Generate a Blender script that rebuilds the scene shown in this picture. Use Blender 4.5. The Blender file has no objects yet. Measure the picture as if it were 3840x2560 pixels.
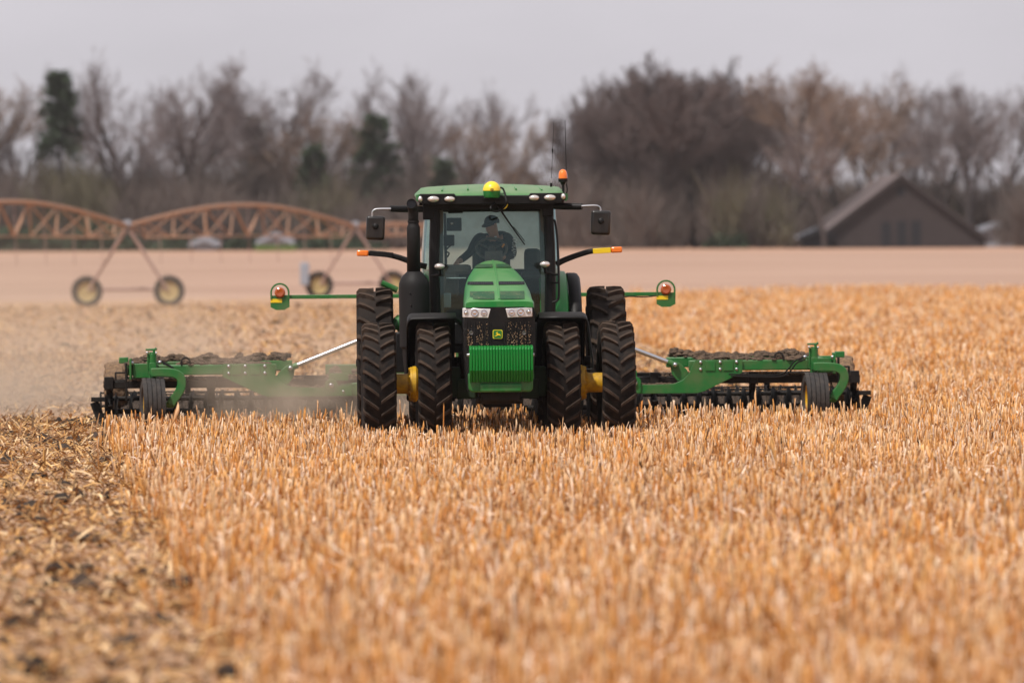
import bpy, math, random
import numpy as np
from mathutils import Vector, Matrix

random.seed(7)
rng = np.random.default_rng(11)
S = bpy.context.scene
COL = S.collection

# ------------------------------------------------------------------ camera
FPX = 21700.0            # focal length in photo pixels (3840 wide)
CAM = Vector((0.0, -70.0, 2.39))
PITCH = math.atan(360 / FPX)
ROLL = math.radians(0.45)
fwd = Vector((0, math.cos(PITCH), -math.sin(PITCH)))
up0 = Vector((0, math.sin(PITCH), math.cos(PITCH)))
rt0 = Vector((1, 0, 0))
rt = rt0 * math.cos(ROLL) - up0 * math.sin(ROLL)
upv = rt0 * math.sin(ROLL) + up0 * math.cos(ROLL)
cam = bpy.data.cameras.new('camera')
camo = bpy.data.objects.new('camera', cam)
COL.objects.link(camo)
M4 = Matrix((rt, upv, -fwd)).transposed().to_4x4()
M4.translation = CAM
camo.matrix_world = M4
cam.sensor_width = 36.0
cam.lens = 36.0 * FPX / 3840
cam.clip_end = 6000
cam.clip_start = 0.5
cam.dof.use_dof = True
cam.dof.focus_distance = 69.6
cam.dof.aperture_fstop = cam.lens / 1000 / 0.108
S.camera = camo

# ------------------------------------------------------------------ world, sun, exposure
SUN_DIR = Vector((-0.34, -0.47, 0.95)).normalized()
w = bpy.data.worlds.new('World')
S.world = w
w.use_nodes = True
nt = w.node_tree
nt.nodes.clear()
sky = nt.nodes.new('ShaderNodeTexSky')
sky.sky_type = 'NISHITA'
sky.sun_disc = False
sky.sun_elevation = math.asin(SUN_DIR.z)
sky.sun_rotation = math.atan2(SUN_DIR.x, SUN_DIR.y)
sky.air_density = 1.0
sky.dust_density = 4.0
hs = nt.nodes.new('ShaderNodeHueSaturation')
hs.inputs['Saturation'].default_value = 0.25
mx = nt.nodes.new('ShaderNodeMix')
mx.data_type = 'RGBA'
mx.inputs[0].default_value = 0.88          # a thin, even veil of cloud over the blue
mx.inputs[7].default_value = (7.0, 6.72, 7.22, 1)
bg = nt.nodes.new('ShaderNodeBackground')
bg.inputs['Strength'].default_value = 0.1
wo = nt.nodes.new('ShaderNodeOutputWorld')
nt.links.new(sky.outputs[0], hs.inputs['Color'])
nt.links.new(hs.outputs[0], mx.inputs[6])
wtc = nt.nodes.new('ShaderNodeTexCoord')
wmp = nt.nodes.new('ShaderNodeMapping')
wmp.inputs['Scale'].default_value = (1.0, 1.0, 3.0)
wnz = nt.nodes.new('ShaderNodeTexNoise')
wnz.inputs['Scale'].default_value = 9.0
wnz.inputs['Detail'].default_value = 4
wmr = nt.nodes.new('ShaderNodeMapRange')
wmr.inputs['From Min'].default_value = 0.3
wmr.inputs['From Max'].default_value = 0.7
wmr.inputs['To Min'].default_value = 0.92
wmr.inputs['To Max'].default_value = 1.06
wml = nt.nodes.new('ShaderNodeVectorMath')
wml.operation = 'SCALE'
nt.links.new(wtc.outputs['Generated'], wmp.inputs[0])
nt.links.new(wmp.outputs[0], wnz.inputs['Vector'])
nt.links.new(wnz.outputs['Fac'], wmr.inputs['Value'])
nt.links.new(mx.outputs[2], wml.inputs[0])
nt.links.new(wmr.outputs[0], wml.inputs['Scale'])
nt.links.new(wml.outputs[0], bg.inputs['Color'])
nt.links.new(bg.outputs[0], wo.inputs['Surface'])
sl = bpy.data.lights.new('sun', 'SUN')
sl.energy = 4.1
sl.angle = math.radians(2.0)
sl.color = (1.0, 0.94, 0.86)
so = bpy.data.objects.new('sun', sl)
COL.objects.link(so)
so.rotation_euler = (-SUN_DIR).to_track_quat('-Z', 'Y').to_euler()
S.view_settings.view_transform = 'Standard'
S.view_settings.look = 'None'
S.view_settings.exposure = 0.0
S.view_settings.gamma = 1.0
S.view_settings.use_curve_mapping = False
S.cycles.use_denoising = True
S.cycles.max_bounces = 8
S.cycles.transparent_max_bounces = 24
S.cycles.volume_step_rate = 1.0
S.cycles.volume_max_steps = 128
S.cycles.caustics_reflective = False
S.cycles.caustics_refractive = False

# ------------------------------------------------------------------ measuring helpers
YAW = math.radians(1.72)
ORG = Vector((-0.18, 0, 0))          # tractor front axle on the ground
EX = Vector((math.cos(YAW), math.sin(YAW), 0))
EY = Vector((-math.sin(YAW), math.cos(YAW), 0))


def ray(px, py):
    dx, dy = px - 1920, py - 1280
    c, s = math.cos(ROLL), math.sin(ROLL)
    x0, y0 = dx * c - dy * s, dx * s + dy * c
    return fwd + rt0 * (x0 / FPX) - up0 * (y0 / FPX)


def W(px, py, d):
    r = ray(px, py)
    return CAM + r * (d / r.y)


def T(px, py, yl):
    """photo point -> tractor-local point on the plane at distance yl behind the front axle"""
    r = ray(px, py)
    t = (yl - (CAM - ORG).dot(EY)) / r.dot(EY)
    p = CAM + r * t - ORG
    return Vector((p.dot(EX), yl, p.z))


def sm(a, b, x):
    t = np.clip((x - a) / (b - a), 0, 1)
    return t * t * (3 - 2 * t)


def terrain(x, y):
    return sm(150, 500, y) * (2.0 - 0.004 * x)


def edge_x(y):
    """left of this line the ground is already worked"""
    y = np.asarray(y, dtype=float)
    near = -4.78 - 0.0875 * y
    far = 4.95 - 0.03 * (y - 8.5)
    return np.where(y < 8.5, near, far)


# ------------------------------------------------------------------ materials
MATS = {}


def nodes(name):
    m = bpy.data.materials.new(name)
    m.use_nodes = True
    t = m.node_tree
    return m, t, t.nodes['Principled BSDF']


def ramp(t, stops):
    r = t.nodes.new('ShaderNodeValToRGB')
    e = r.color_ramp.elements
    e[0].position, e[0].color = stops[0][0], (*stops[0][1], 1)
    e[1].position, e[1].color = stops[-1][0], (*stops[-1][1], 1)
    for p, c in stops[1:-1]:
        n = e.new(p)
        n.color = (*c, 1)
    return r


def noise(t, scale, detail=4, rough=0.6, coord='Object'):
    tc = t.nodes.new('ShaderNodeTexCoord')
    n = t.nodes.new('ShaderNodeTexNoise')
    n.inputs['Scale'].default_value = scale
    n.inputs['Detail'].default_value = detail
    n.inputs['Roughness'].default_value = rough
    t.links.new(tc.outputs[coord], n.inputs['Vector'])
    return n


def paint(name, col, rough=0.4, dust=0.25, dustcol=(0.36, 0.27, 0.19), metal=0.0, scale=7, topdust=0.0, spots=0.0,
          bump=0.0, spec=0.5):
    m, t, b = nodes(name)
    n = noise(t, scale, 6, 0.65)
    r = ramp(t, [(0.42, (0, 0, 0)), (0.75, (1, 1, 1))])
    t.links.new(n.outputs['Fac'], r.inputs['Fac'])
    mul = t.nodes.new('ShaderNodeMath')
    mul.operation = 'MULTIPLY'
    mul.inputs[1].default_value = dust
    t.links.new(r.outputs['Color'], mul.inputs[0])
    fac = mul.outputs[0]
    if topdust:
        g = t.nodes.new('ShaderNodeNewGeometry')
        sx = t.nodes.new('ShaderNodeSeparateXYZ')
        t.links.new(g.outputs['Normal'], sx.inputs[0])
        mr = t.nodes.new('ShaderNodeMapRange')
        mr.inputs['From Min'].default_value = 0.5
        mr.inputs['From Max'].default_value = 1.0
        mr.inputs['To Max'].default_value = topdust
        t.links.new(sx.outputs['Z'], mr.inputs['Value'])
        n3 = noise(t, 3.0, 5, 0.7)
        m3 = t.nodes.new('ShaderNodeMath')
        m3.operation = 'MULTIPLY'
        t.links.new(mr.outputs[0], m3.inputs[0])
        r3 = ramp(t, [(0.3, (0.45, 0.45, 0.45)), (0.7, (1, 1, 1))])
        t.links.new(n3.outputs['Fac'], r3.inputs['Fac'])
        t.links.new(r3.outputs['Color'], m3.inputs[1])
        ad = t.nodes.new('ShaderNodeMath')
        ad.operation = 'MAXIMUM'
        t.links.new(fac, ad.inputs[0])
        t.links.new(m3.outputs[0], ad.inputs[1])
        fac = ad.outputs[0]
    if spots:
        n2 = noise(t, 55, 2, 0.5)
        r2 = ramp(t, [(0.66, (0, 0, 0)), (0.70, (spots,) * 3)])
        t.links.new(n2.outputs['Fac'], r2.inputs['Fac'])
        ad = t.nodes.new('ShaderNodeMath')
        ad.operation = 'MAXIMUM'
        t.links.new(fac, ad.inputs[0])
        t.links.new(r2.outputs['Color'], ad.inputs[1])
        fac = ad.outputs[0]
    mxn = t.nodes.new('ShaderNodeMix')
    mxn.data_type = 'RGBA'
    mxn.inputs[6].default_value = (*col, 1)
    mxn.inputs[7].default_value = (*dustcol, 1)
    t.links.new(fac, mxn.inputs[0])
    t.links.new(mxn.outputs[2], b.inputs['Base Color'])
    rr = t.nodes.new('ShaderNodeMapRange')
    rr.inputs['To Min'].default_value = rough
    rr.inputs['To Max'].default_value = 0.9
    t.links.new(fac, rr.inputs['Value'])
    t.links.new(rr.outputs[0], b.inputs['Roughness'])
    b.inputs['Metallic'].default_value = metal
    b.inputs['Specular IOR Level'].default_value = spec
    if bump:
        bp = t.nodes.new('ShaderNodeBump')
        bp.inputs['Strength'].default_value = bump
        bp.inputs['Distance'].default_value = 0.01
        t.links.new(n.outputs['Fac'], bp.inputs['Height'])
        t.links.new(bp.outputs[0], b.inputs['Normal'])
    MATS[name] = m
    return m


GREEN = paint('green_paint', (0.007, 0.190, 0.034), 0.30, 0.14, (0.34, 0.34, 0.22), topdust=0.32, spec=0.35)  # topdust pales upward faces: dust plus a sky sheen put into the colour
GREEN_IMP = paint('green_paint_dusty', (0.006, 0.130, 0.020), 0.42, 0.42, (0.16, 0.11, 0.06), scale=4, topdust=0.4)
MESHG = paint('mesh_green', (0.006, 0.060, 0.02), 0.6, 0.1, spots=0.5, dustcol=(0.5, 0.36, 0.2))
YELLOW = paint('yellow_paint', (0.62, 0.36, 0.008), 0.4, 0.75, (0.13, 0.07, 0.03), scale=9)
YELLOWC = paint('yellow_clean', (0.85, 0.58, 0.01), 0.35, 0.05)
DOME = paint('yellow_dome', (0.9, 0.62, 0.03), 0.35, 0.08)
BLACK = paint('black_plastic', (0.004, 0.004, 0.0045), 0.5, 0.08, (0.05, 0.042, 0.036), topdust=0.35, spec=0.25)
DARKST = paint('dark_steel', (0.006, 0.0055, 0.0055), 0.6, 0.4, (0.05, 0.036, 0.027), topdust=0.35, spec=0.25)
MUFF = paint('muffler_black', (0.009, 0.0085, 0.009), 0.6, 0.3, (0.02, 0.017, 0.016), spec=0.25)
GRILLE = paint('grille_black', (0.003, 0.003, 0.0035), 0.5, 0.1, (0.06, 0.045, 0.035), spots=0.2, spec=0.25)
RUBBER = paint('tyre_rubber', (0.008, 0.007, 0.007), 0.85, 0.55, (0.05, 0.034, 0.025), scale=9, topdust=0.8, bump=0.4, spec=0.2)
RUBBERS = paint('gauge_tyre_rubber', (0.018, 0.016, 0.016), 0.8, 0.5, (0.09, 0.07, 0.055), scale=12, bump=0.3)
STEEL = paint('bright_steel', (0.52, 0.53, 0.56), 0.34, 0.1, metal=1.0)
CHROME = paint('reflector_chrome', (0.82, 0.82, 0.84), 0.12, 0.05, metal=1.0)
SOIL = paint('soil', (0.032, 0.021, 0.015), 0.95, 0.85, (0.10, 0.064, 0.042), scale=20, topdust=0.3, bump=1.0)
DRYSOIL = paint('dry_soil', (0.060, 0.040, 0.028), 0.95, 0.85, (0.20, 0.13, 0.08), scale=14, spots=0.6, topdust=0.4, bump=1.0)
CAKED = paint('caked_soil', (0.12, 0.075, 0.048), 0.95, 0.8, (0.36, 0.23, 0.12), scale=30, spots=0.7, bump=1.0)
CLOTH = paint('black_cloth', (0.008, 0.008, 0.010), 0.9, 0.1, (0.03, 0.03, 0.032))
CAPM = paint('cap_cloth', (0.012, 0.012, 0.014), 0.85, 0.1, (0.03, 0.03, 0.03))
SKIN = paint('skin', (0.42, 0.22, 0.15), 0.55, 0.15, (0.3, 0.14, 0.09))
WHITE = paint('white_print', (0.7, 0.7, 0.7), 0.6, 0.05)
ORANGE = paint('orange_tag', (0.75, 0.25, 0.02), 0.5, 0.1)
SEATC = paint('seat_fabric', (0.05, 0.055, 0.05), 0.85, 0.2, (0.09, 0.085, 0.075))
TRIMD = paint('cab_dark_trim', (0.022, 0.023, 0.018), 0.8, 0.2, (0.05, 0.05, 0.04))
AXLE = paint('axle_dark_green', (0.006, 0.030, 0.009), 0.7, 0.6, (0.03, 0.024, 0.018))  # much darker green than the hood, mixed at random with dark brown
TRIM = paint('cab_trim', (0.10, 0.105, 0.075), 0.7, 0.2)
PIVOT = paint('rusty_galvanised', (0.36, 0.19, 0.11), 0.7, 0.7, (0.33, 0.24, 0.19), scale=1.5)
PIVLEG = paint('galvanised_leg', (0.36, 0.24, 0.21), 0.7, 0.5, (0.24, 0.15, 0.10), scale=1.5)
WALLM = paint('weathered_boards', (0.030, 0.022, 0.023), 0.9, 0.6, (0.045, 0.034, 0.034), scale=0.8)
ROOFL = paint('weathered_roof', (0.17, 0.135, 0.135), 0.8, 0.5, (0.09, 0.068, 0.068), scale=0.5)
ROOFD = paint('dark_shingle', (0.045, 0.045, 0.055), 0.85, 0.3)
PALE = paint('pale_siding', (0.27, 0.30, 0.36), 0.7, 0.3)
VOID = paint('dark_opening', (0.006, 0.007, 0.012), 0.9, 0.0)
BARK = paint('bark', (0.050, 0.038, 0.037), 0.9, 0.5, (0.085, 0.066, 0.06), scale=2)
TWIG = paint('twig', (0.150, 0.118, 0.116), 0.9, 0.5, (0.21, 0.165, 0.16), scale=0.3)
TWIGD = paint('twig_dark', (0.105, 0.077, 0.074), 0.9, 0.5, (0.145, 0.108, 0.104), scale=0.3)
TWIGL = paint('twig_light', (0.20, 0.135, 0.10), 0.9, 0.5, (0.25, 0.18, 0.15), scale=0.3)
TWIGB = paint('brush_twig', (0.105, 0.080, 0.070), 0.9, 0.5, (0.15, 0.115, 0.095), scale=0.12)
NEEDLE = paint('needles', (0.018, 0.036, 0.014), 0.8, 0.5, (0.04, 0.06, 0.02), scale=0.8)
MOSS = paint('green_twig', (0.095, 0.083, 0.045), 0.9, 0.5, (0.14, 0.115, 0.08), scale=0.3)


def lens(name, col, emit=0.0, rough=0.15, metal=0.0):
    m, t, b = nodes(name)
    b.inputs['Base Color'].default_value = (*col, 1)
    b.inputs['Roughness'].default_value = rough
    b.inputs['Metallic'].default_value = metal
    b.inputs['Coat Weight'].default_value = 0.6
    b.inputs['Coat Roughness'].default_value = 0.05
    n = noise(t, 60, 1)
    bp = t.nodes.new('ShaderNodeBump')
    bp.inputs['Strength'].default_value = 0.25
    bp.inputs['Distance'].default_value = 0.004
    t.links.new(n.outputs['Fac'], bp.inputs['Height'])
    t.links.new(bp.outputs[0], b.inputs['Normal'])
    return m


AMBER = lens('amber_lens', (0.85, 0.19, 0.01))
AMBERD = lens('amber_dark_lens', (0.38, 0.075, 0.012))
LAMP = lens('clear_lamp', (0.72, 0.66, 0.62), rough=0.2, metal=0.6)


def glass_mat(name, tint, refl, film=0.0):
    m = bpy.data.materials.new(name)
    m.use_nodes = True
    t = m.node_tree
    t.nodes.clear()
    o = t.nodes.new('ShaderNodeOutputMaterial')
    tr = t.nodes.new('ShaderNodeBsdfTransparent')
    tr.inputs[0].default_value = (*tint, 1)
    gl = t.nodes.new('ShaderNodeBsdfGlossy')
    gl.inputs['Roughness'].default_value = 0.04
    gl.inputs['Color'].default_value = (0.66, 0.93, 0.95, 1)
    lw = t.nodes.new('ShaderNodeLayerWeight')
    lw.inputs[0].default_value = 0.3
    mr = t.nodes.new('ShaderNodeMapRange')
    mr.inputs['To Min'].default_value = refl
    mr.inputs['To Max'].default_value = 0.7
    t.links.new(lw.outputs['Fresnel'], mr.inputs['Value'])
    ms = t.nodes.new('ShaderNodeMixShader')
    t.links.new(mr.outputs[0], ms.inputs[0])
    t.links.new(tr.outputs[0], ms.inputs[1])
    t.links.new(gl.outputs[0], ms.inputs[2])
    df = t.nodes.new('ShaderNodeBsdfDiffuse')
    df.inputs[0].default_value = (0.4, 0.38, 0.33, 1)
    n = noise(t, 4, 5, 0.7)
    r = ramp(t, [(0.35, (0.003,) * 3), (0.8, (0.022,) * 3)])
    t.links.new(n.outputs['Fac'], r.inputs['Fac'])
    m2 = t.nodes.new('ShaderNodeMixShader')
    t.links.new(r.outputs['Color'], m2.inputs[0])
    t.links.new(ms.outputs[0], m2.inputs[1])
    t.links.new(df.outputs[0], m2.inputs[2])
    last = m2
    if film:
        tl = t.nodes.new('ShaderNodeBsdfTranslucent')
        tl.inputs[0].default_value = (0.42, 0.56, 0.56, 1)
        m3 = t.nodes.new('ShaderNodeMixShader')
        r3 = ramp(t, [(0.3, (film * .8,) * 3), (0.7, (film * 1.15,) * 3)])
        t.links.new(n.outputs['Fac'], r3.inputs['Fac'])
        t.links.new(r3.outputs['Color'], m3.inputs[0])
        t.links.new(m2.outputs[0], m3.inputs[1])
        t.links.new(tl.outputs[0], m3.inputs[2])
        last = m3
    t.links.new(last.outputs[0], o.inputs['Surface'])
    return m


GLASS = glass_mat('cab_glass', (0.74, 0.85, 0.83), 0.03)
REARGLASS = glass_mat('dusty_rear_glass', (0.70, 0.82, 0.80), 0.03, 0.5)


def straw_mat(name):
    m, t, b = nodes(name)
    a = t.nodes.new('ShaderNodeAttribute')
    a.attribute_name = 'Col'
    n = noise(t, 25, 3, 0.6)
    r = ramp(t, [(0.3, (0.72,) * 3), (0.7, (1.12,) * 3)])
    t.links.new(n.outputs['Fac'], r.inputs['Fac'])
    x = t.nodes.new('ShaderNodeMix')
    x.data_type = 'RGBA'
    x.blend_type = 'MULTIPLY'
    x.inputs[0].default_value = 1
    t.links.new(a.outputs['Color'], x.inputs[6])
    t.links.new(r.outputs['Color'], x.inputs[7])
    t.links.new(x.outputs[2], b.inputs['Base Color'])
    b.inputs['Roughness'].default_value = 0.75
    b.inputs['Specular IOR Level'].default_value = 0.2
    return m


STRAW = straw_mat('straw')


# ------------------------------------------------------------------ mesh builder
class MB:
    def __init__(s):
        s.v, s.f = [], []

    def add(s, vs, fs):
        o = len(s.v)
        s.v += [tuple(p) for p in vs]
        s.f += [tuple(i + o for i in q) for q in fs]
        return s

    def box(s, c, size, rot=None):
        a, b, d = size[0] / 2, size[1] / 2, size[2] / 2
        vs = [Vector(p) for p in ((-a, -b, -d), (a, -b, -d), (a, b, -d), (-a, b, -d), (-a, -b, d), (a, -b, d), (a, b, d), (-a, b, d))]
        if rot is not None:
            vs = [rot @ p for p in vs]
        c = Vector(c)
        return s.add([p + c for p in vs], [(0, 3, 2, 1), (4, 5, 6, 7), (0, 1, 5, 4), (1, 2, 6, 5), (2, 3, 7, 6), (3, 0, 4, 7)])

    def tube(s, pts, rad, n=10, caps=True, flat=1.0):
        pts = [Vector(p) for p in pts]
        if not hasattr(rad, '__len__'):
            rad = [rad] * len(pts)
        rings = []
        ref = None
        for i, p in enumerate(pts):
            d = (pts[min(i + 1, len(pts) - 1)] - pts[max(i - 1, 0)]).normalized()
            if ref is None:
                ref = Vector((0, 0, 1)) if abs(d.z) < 0.9 else Vector((1, 0, 0))
            u = (ref - d * ref.dot(d)).normalized()
            ref = u
            v = d.cross(u)
            rings.append([p + (u * math.cos(2 * math.pi * k / n) * flat + v * math.sin(2 * math.pi * k / n)) * rad[i] for k in range(n)])
        vs = [q for r in rings for q in r]
        fs = [(i * n + k, i * n + (k + 1) % n, (i + 1) * n + (k + 1) % n, (i + 1) * n + k) for i in range(len(pts) - 1) for k in range(n)]
        if caps:
            fs += [tuple(range(n - 1, -1, -1)), tuple((len(pts) - 1) * n + k for k in range(n))]
        return s.add(vs, fs)

    def lathe(s, prof, c=(0, 0, 0), axis='X', n=32, a0=0.0, a1=2 * math.pi, closed=True):
        c = Vector(c)
        vs, fs = [], []
        full = abs(a1 - a0 - 2 * math.pi) < 1e-6
        m = n if full else n + 1
        for k in range(m):
            a = a0 + (a1 - a0) * k / n
            for (h, r) in prof:
                u, v = r * math.cos(a), r * math.sin(a)
                vs.append(c + (Vector((h, u, v)) if axis == 'X' else Vector((u, h, v)) if axis == 'Y' else Vector((u, v, h))))
        L = len(prof)
        for k in range(n):
            k2 = (k + 1) % m
            for j in range(L - 1):
                fs.append((k * L + j, k * L + j + 1, k2 * L + j + 1, k2 * L + j))
        return s.add(vs, fs)

    def prism(s, poly, fn, d0, d1):
        n = len(poly)
        vs = [fn(p[0], p[1], d0) for p in poly] + [fn(p[0], p[1], d1) for p in poly]
        fs = [tuple(range(n - 1, -1, -1)), tuple(range(n, 2 * n))] + [(i, (i + 1) % n, n + (i + 1) % n, n + i) for i in range(n)]
        return s.add(vs, fs)

    def ball(s, c, r, n=14, m=9, z0=-1.0):
        if not hasattr(r, '__len__'):
            r = (r, r, r)
        t0 = math.asin(max(-1, z0))
        vs, fs = [], []
        for j in range(m + 1):
            t = t0 + (math.pi / 2 - t0) * j / m
            for k in range(n):
                a = 2 * math.pi * k / n
                vs.append((c[0] + r[0] * math.cos(t) * math.cos(a), c[1] + r[1] * math.cos(t) * math.sin(a), c[2] + r[2] * math.sin(t)))
        for j in range(m):
            for k in range(n):
                fs.append((j * n + k, j * n + (k + 1) % n, (j + 1) * n + (k + 1) % n, (j + 1) * n + k))
        fs.append(tuple(range(n - 1, -1, -1)))
        return s.add(vs, fs)

    def strap(s, pts, h, y0, y1):
        """flat strap in the XZ plane: thickness h across the path, extruded in y"""
        P = [Vector((p[0], 0, p[1])) for p in pts]
        out, inn = [], []
        for i, p in enumerate(P):
            d = (P[min(i + 1, len(P) - 1)] - P[max(i - 1, 0)]).normalized()
            nrm = Vector((-d.z, 0, d.x))
            out.append(p + nrm * h / 2)
            inn.append(p - nrm * h / 2)
        n = len(P)
        vs = []
        for q in (out, inn):
            for y in (y0, y1):
                vs += [(p.x, y, p.z) for p in q]
        fs = []
        for i in range(n - 1):
            fs += [(i, i + 1, n + i + 1, n + i), (2 * n + i, 3 * n + i, 3 * n + i + 1, 2 * n + i + 1),
                   (i, 2 * n + i, 2 * n + i + 1, i + 1), (n + i, n + i + 1, 3 * n + i + 1, 3 * n + i)]
        fs += [(0, n, 3 * n, 2 * n), (n - 1, 3 * n - 1, 4 * n - 1, 2 * n - 1)]
        return s.add(vs, fs)

    def mesh(s, name, mat, smooth=35):
        me = bpy.data.meshes.new(name)
        me.from_pydata(s.v, [], s.f)
        if mat:
            me.materials.append(mat)
        fix(me)
        if smooth:
            me.polygons.foreach_set('use_smooth', [True] * len(me.polygons))
            me.set_sharp_from_angle(angle=math.radians(smooth))
        me.update()
        return me

    def build(s, name, mat, parent=None, bevel=0.0, smooth=35, loc=None):
        return obj(name, s.mesh(name, mat, smooth), parent, bevel, loc)


def fix(me):
    import bmesh
    bm = bmesh.new()
    bm.from_mesh(me)
    bmesh.ops.recalc_face_normals(bm, faces=bm.faces)
    bm.to_mesh(me)
    bm.free()


def obj(name, me, parent=None, bevel=0.0, loc=None):
    o = bpy.data.objects.new(name, me)
    COL.objects.link(o)
    if parent:
        o.parent = parent
    if loc is not None:
        o.location = loc
    if bevel:
        b = o.modifiers.new('bevel', 'BEVEL')
        b.width = bevel
        b.segments = 2
        b.limit_method = 'ANGLE'
        b.angle_limit = math.radians(40)
    return o


def empty(name, loc=(0, 0, 0), rz=0.0, parent=None):
    o = bpy.data.objects.new(name, None)
    o.empty_display_size = 0.2
    COL.objects.link(o)
    o.location = loc
    o.rotation_euler = (0, 0, rz)
    if parent:
        o.parent = parent
    return o


def tag(o, label, cat, group=None, kind=None):
    if label:
        o['label'] = label
    if cat:
        o['category'] = cat
    if group:
        o['group'] = group
    if kind:
        o['kind'] = kind
    return o


def copy_tree(o, parent=None):
    c = o.copy()
    COL.objects.link(c)
    c.parent = parent
    for ch in list(o.children):
        copy_tree(ch, c)
    return c


# ------------------------------------------------------------------ ground
def make_ground():
    ys = np.concatenate([np.array([-3000, -1000, -400, -200, -120]), np.arange(-80, 260, 4), np.arange(260, 640, 10), np.array([700, 800, 1000, 1400, 2000, 3000, 4500])])
    xs = np.concatenate([np.array([-3000, -1500, -800, -400, -200]), np.arange(-120, 121, 4), np.array([200, 400, 800, 1500, 3000])])
    X, Y = np.meshgrid(xs, ys)
    Z = terrain(X, Y)
    vs = np.stack([X, Y, Z], -1).reshape(-1, 3)
    nx = len(xs)
    fs = [(j * nx + i, j * nx + i + 1, (j + 1) * nx + i + 1, (j + 1) * nx + i) for j in range(len(ys) - 1) for i in range(nx - 1)]
    me = bpy.data.meshes.new('ground')
    me.from_pydata(vs.tolist(), [], fs)
    me.polygons.foreach_set('use_smooth', [True] * len(me.polygons))
    m, t, b = nodes('field_ground')
    tc = t.nodes.new('ShaderNodeTexCoord')
    sp = t.nodes.new('ShaderNodeSeparateXYZ')
    t.links.new(tc.outputs['Object'], sp.inputs[0])

    def mth(op, a, bb):
        q = t.nodes.new('ShaderNodeMath')
        q.operation = op
        for i, vv in enumerate((a, bb)):
            if isinstance(vv, (int, float)):
                q.inputs[i].default_value = vv
            else:
                t.links.new(vv, q.inputs[i])
        return q.outputs[0]

    def mixc(fac, a, bb):
        q = t.nodes.new('ShaderNodeMix')
        q.data_type = 'RGBA'
        t.links.new(fac, q.inputs[0])
        for i, vv in ((6, a), (7, bb)):
            if isinstance(vv, tuple):
                q.inputs[i].default_value = (*vv, 1)
            else:
                t.links.new(vv, q.inputs[i])
        return q.outputs[2]
    n1 = noise(t, 6.0, 8, 0.7)
    n2 = noise(t, 0.35, 6, 0.7)
    stub = ramp(t, [(0.3, (0.20, 0.09, 0.035)), (0.6, (0.42, 0.22, 0.095)), (0.75, (0.52, 0.31, 0.16))])
    t.links.new(n1.outputs['Fac'], stub.inputs['Fac'])
    till = ramp(t, [(0.33, (0.10, 0.065, 0.042)), (0.48, (0.30, 0.19, 0.11)), (0.72, (0.48, 0.32, 0.19))])
    t.links.new(n1.outputs['Fac'], till.inputs['Fac'])
    blot = ramp(t, [(0.30, (0.25, 0.25, 0.25)), (0.58, (1, 1, 1))])
    t.links.new(n2.outputs['Fac'], blot.inputs['Fac'])
    till2 = mixc(blot.outputs['Color'], till.outputs['Color'], (0.44, 0.28, 0.18))
    # worked ground lies left of the machine's track
    ex = mth('ADD', mth('MULTIPLY', sp.outputs['Y'], -0.03), 5.2)
    nearx = mth('ADD', mth('MULTIPLY', sp.outputs['Y'], -0.0837), -4.84)
    isfar = mth('GREATER_THAN', sp.outputs['Y'], 8.5)
    e = mth('ADD', mth('MULTIPLY', isfar, ex), mth('MULTIPLY', mth('SUBTRACT', 1.0, isfar), nearx))
    msk = mth('LESS_THAN', sp.outputs['X'], e)
    c1 = mixc(msk, stub.outputs['Color'], till2)
    # the pale neighbouring field beyond the stubble
    mp = t.nodes.new('ShaderNodeMapping')
    mp.inputs['Scale'].default_value = (0.03, 0.16, 1)
    t.links.new(tc.outputs['Object'], mp.inputs['Vector'])
    n3 = t.nodes.new('ShaderNodeTexNoise')
    n3.inputs['Scale'].default_value = 1.0
    n3.inputs['Detail'].default_value = 6
    t.links.new(mp.outputs[0], n3.inputs['Vector'])
    pal = ramp(t, [(0.25, (0.27, 0.168, 0.120)), (0.5, (0.365, 0.238, 0.178)), (0.75, (0.44, 0.30, 0.225))])
    t.links.new(n3.outputs['Fac'], pal.inputs['Fac'])
    edge = mth('ADD', 196.0, mth('MULTIPLY', sp.outputs['X'], 0.35))
    edge = mth('ADD', edge, mth('MULTIPLY', mth('SUBTRACT', n2.outputs['Fac'], 0.5), 40.0))
    f2 = mth('GREATER_THAN', sp.outputs['Y'], edge)
    c2 = mixc(f2, c1, pal.outputs['Color'])
    f3 = t.nodes.new('ShaderNodeMapRange')
    f3.inputs['From Min'].default_value = 400
    f3.inputs['From Max'].default_value = 455
    t.links.new(sp.outputs['Y'], f3.inputs['Value'])
    c3 = mixc(f3.outputs[0], c2, (0.41, 0.245, 0.165))
    t.links.new(c3, b.inputs['Base Color'])
    b.inputs['Roughness'].default_value = 0.95
    b.inputs['Specular IOR Level'].default_value = 0.1
    me.materials.append(m)
    o = obj('ground', me)
    o['kind'] = 'structure'
    o['label'] = 'flat harvested field of tan stubble with a worked strip'
    return o


make_ground()


# ------------------------------------------------------------------ wheels
LUGM = paint('lug_rubber', (0.030, 0.022, 0.018), 0.9, 0.9, (0.105, 0.072, 0.052), scale=6, topdust=0.85, spots=0.35, bump=0.4, spec=0.15)


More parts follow.
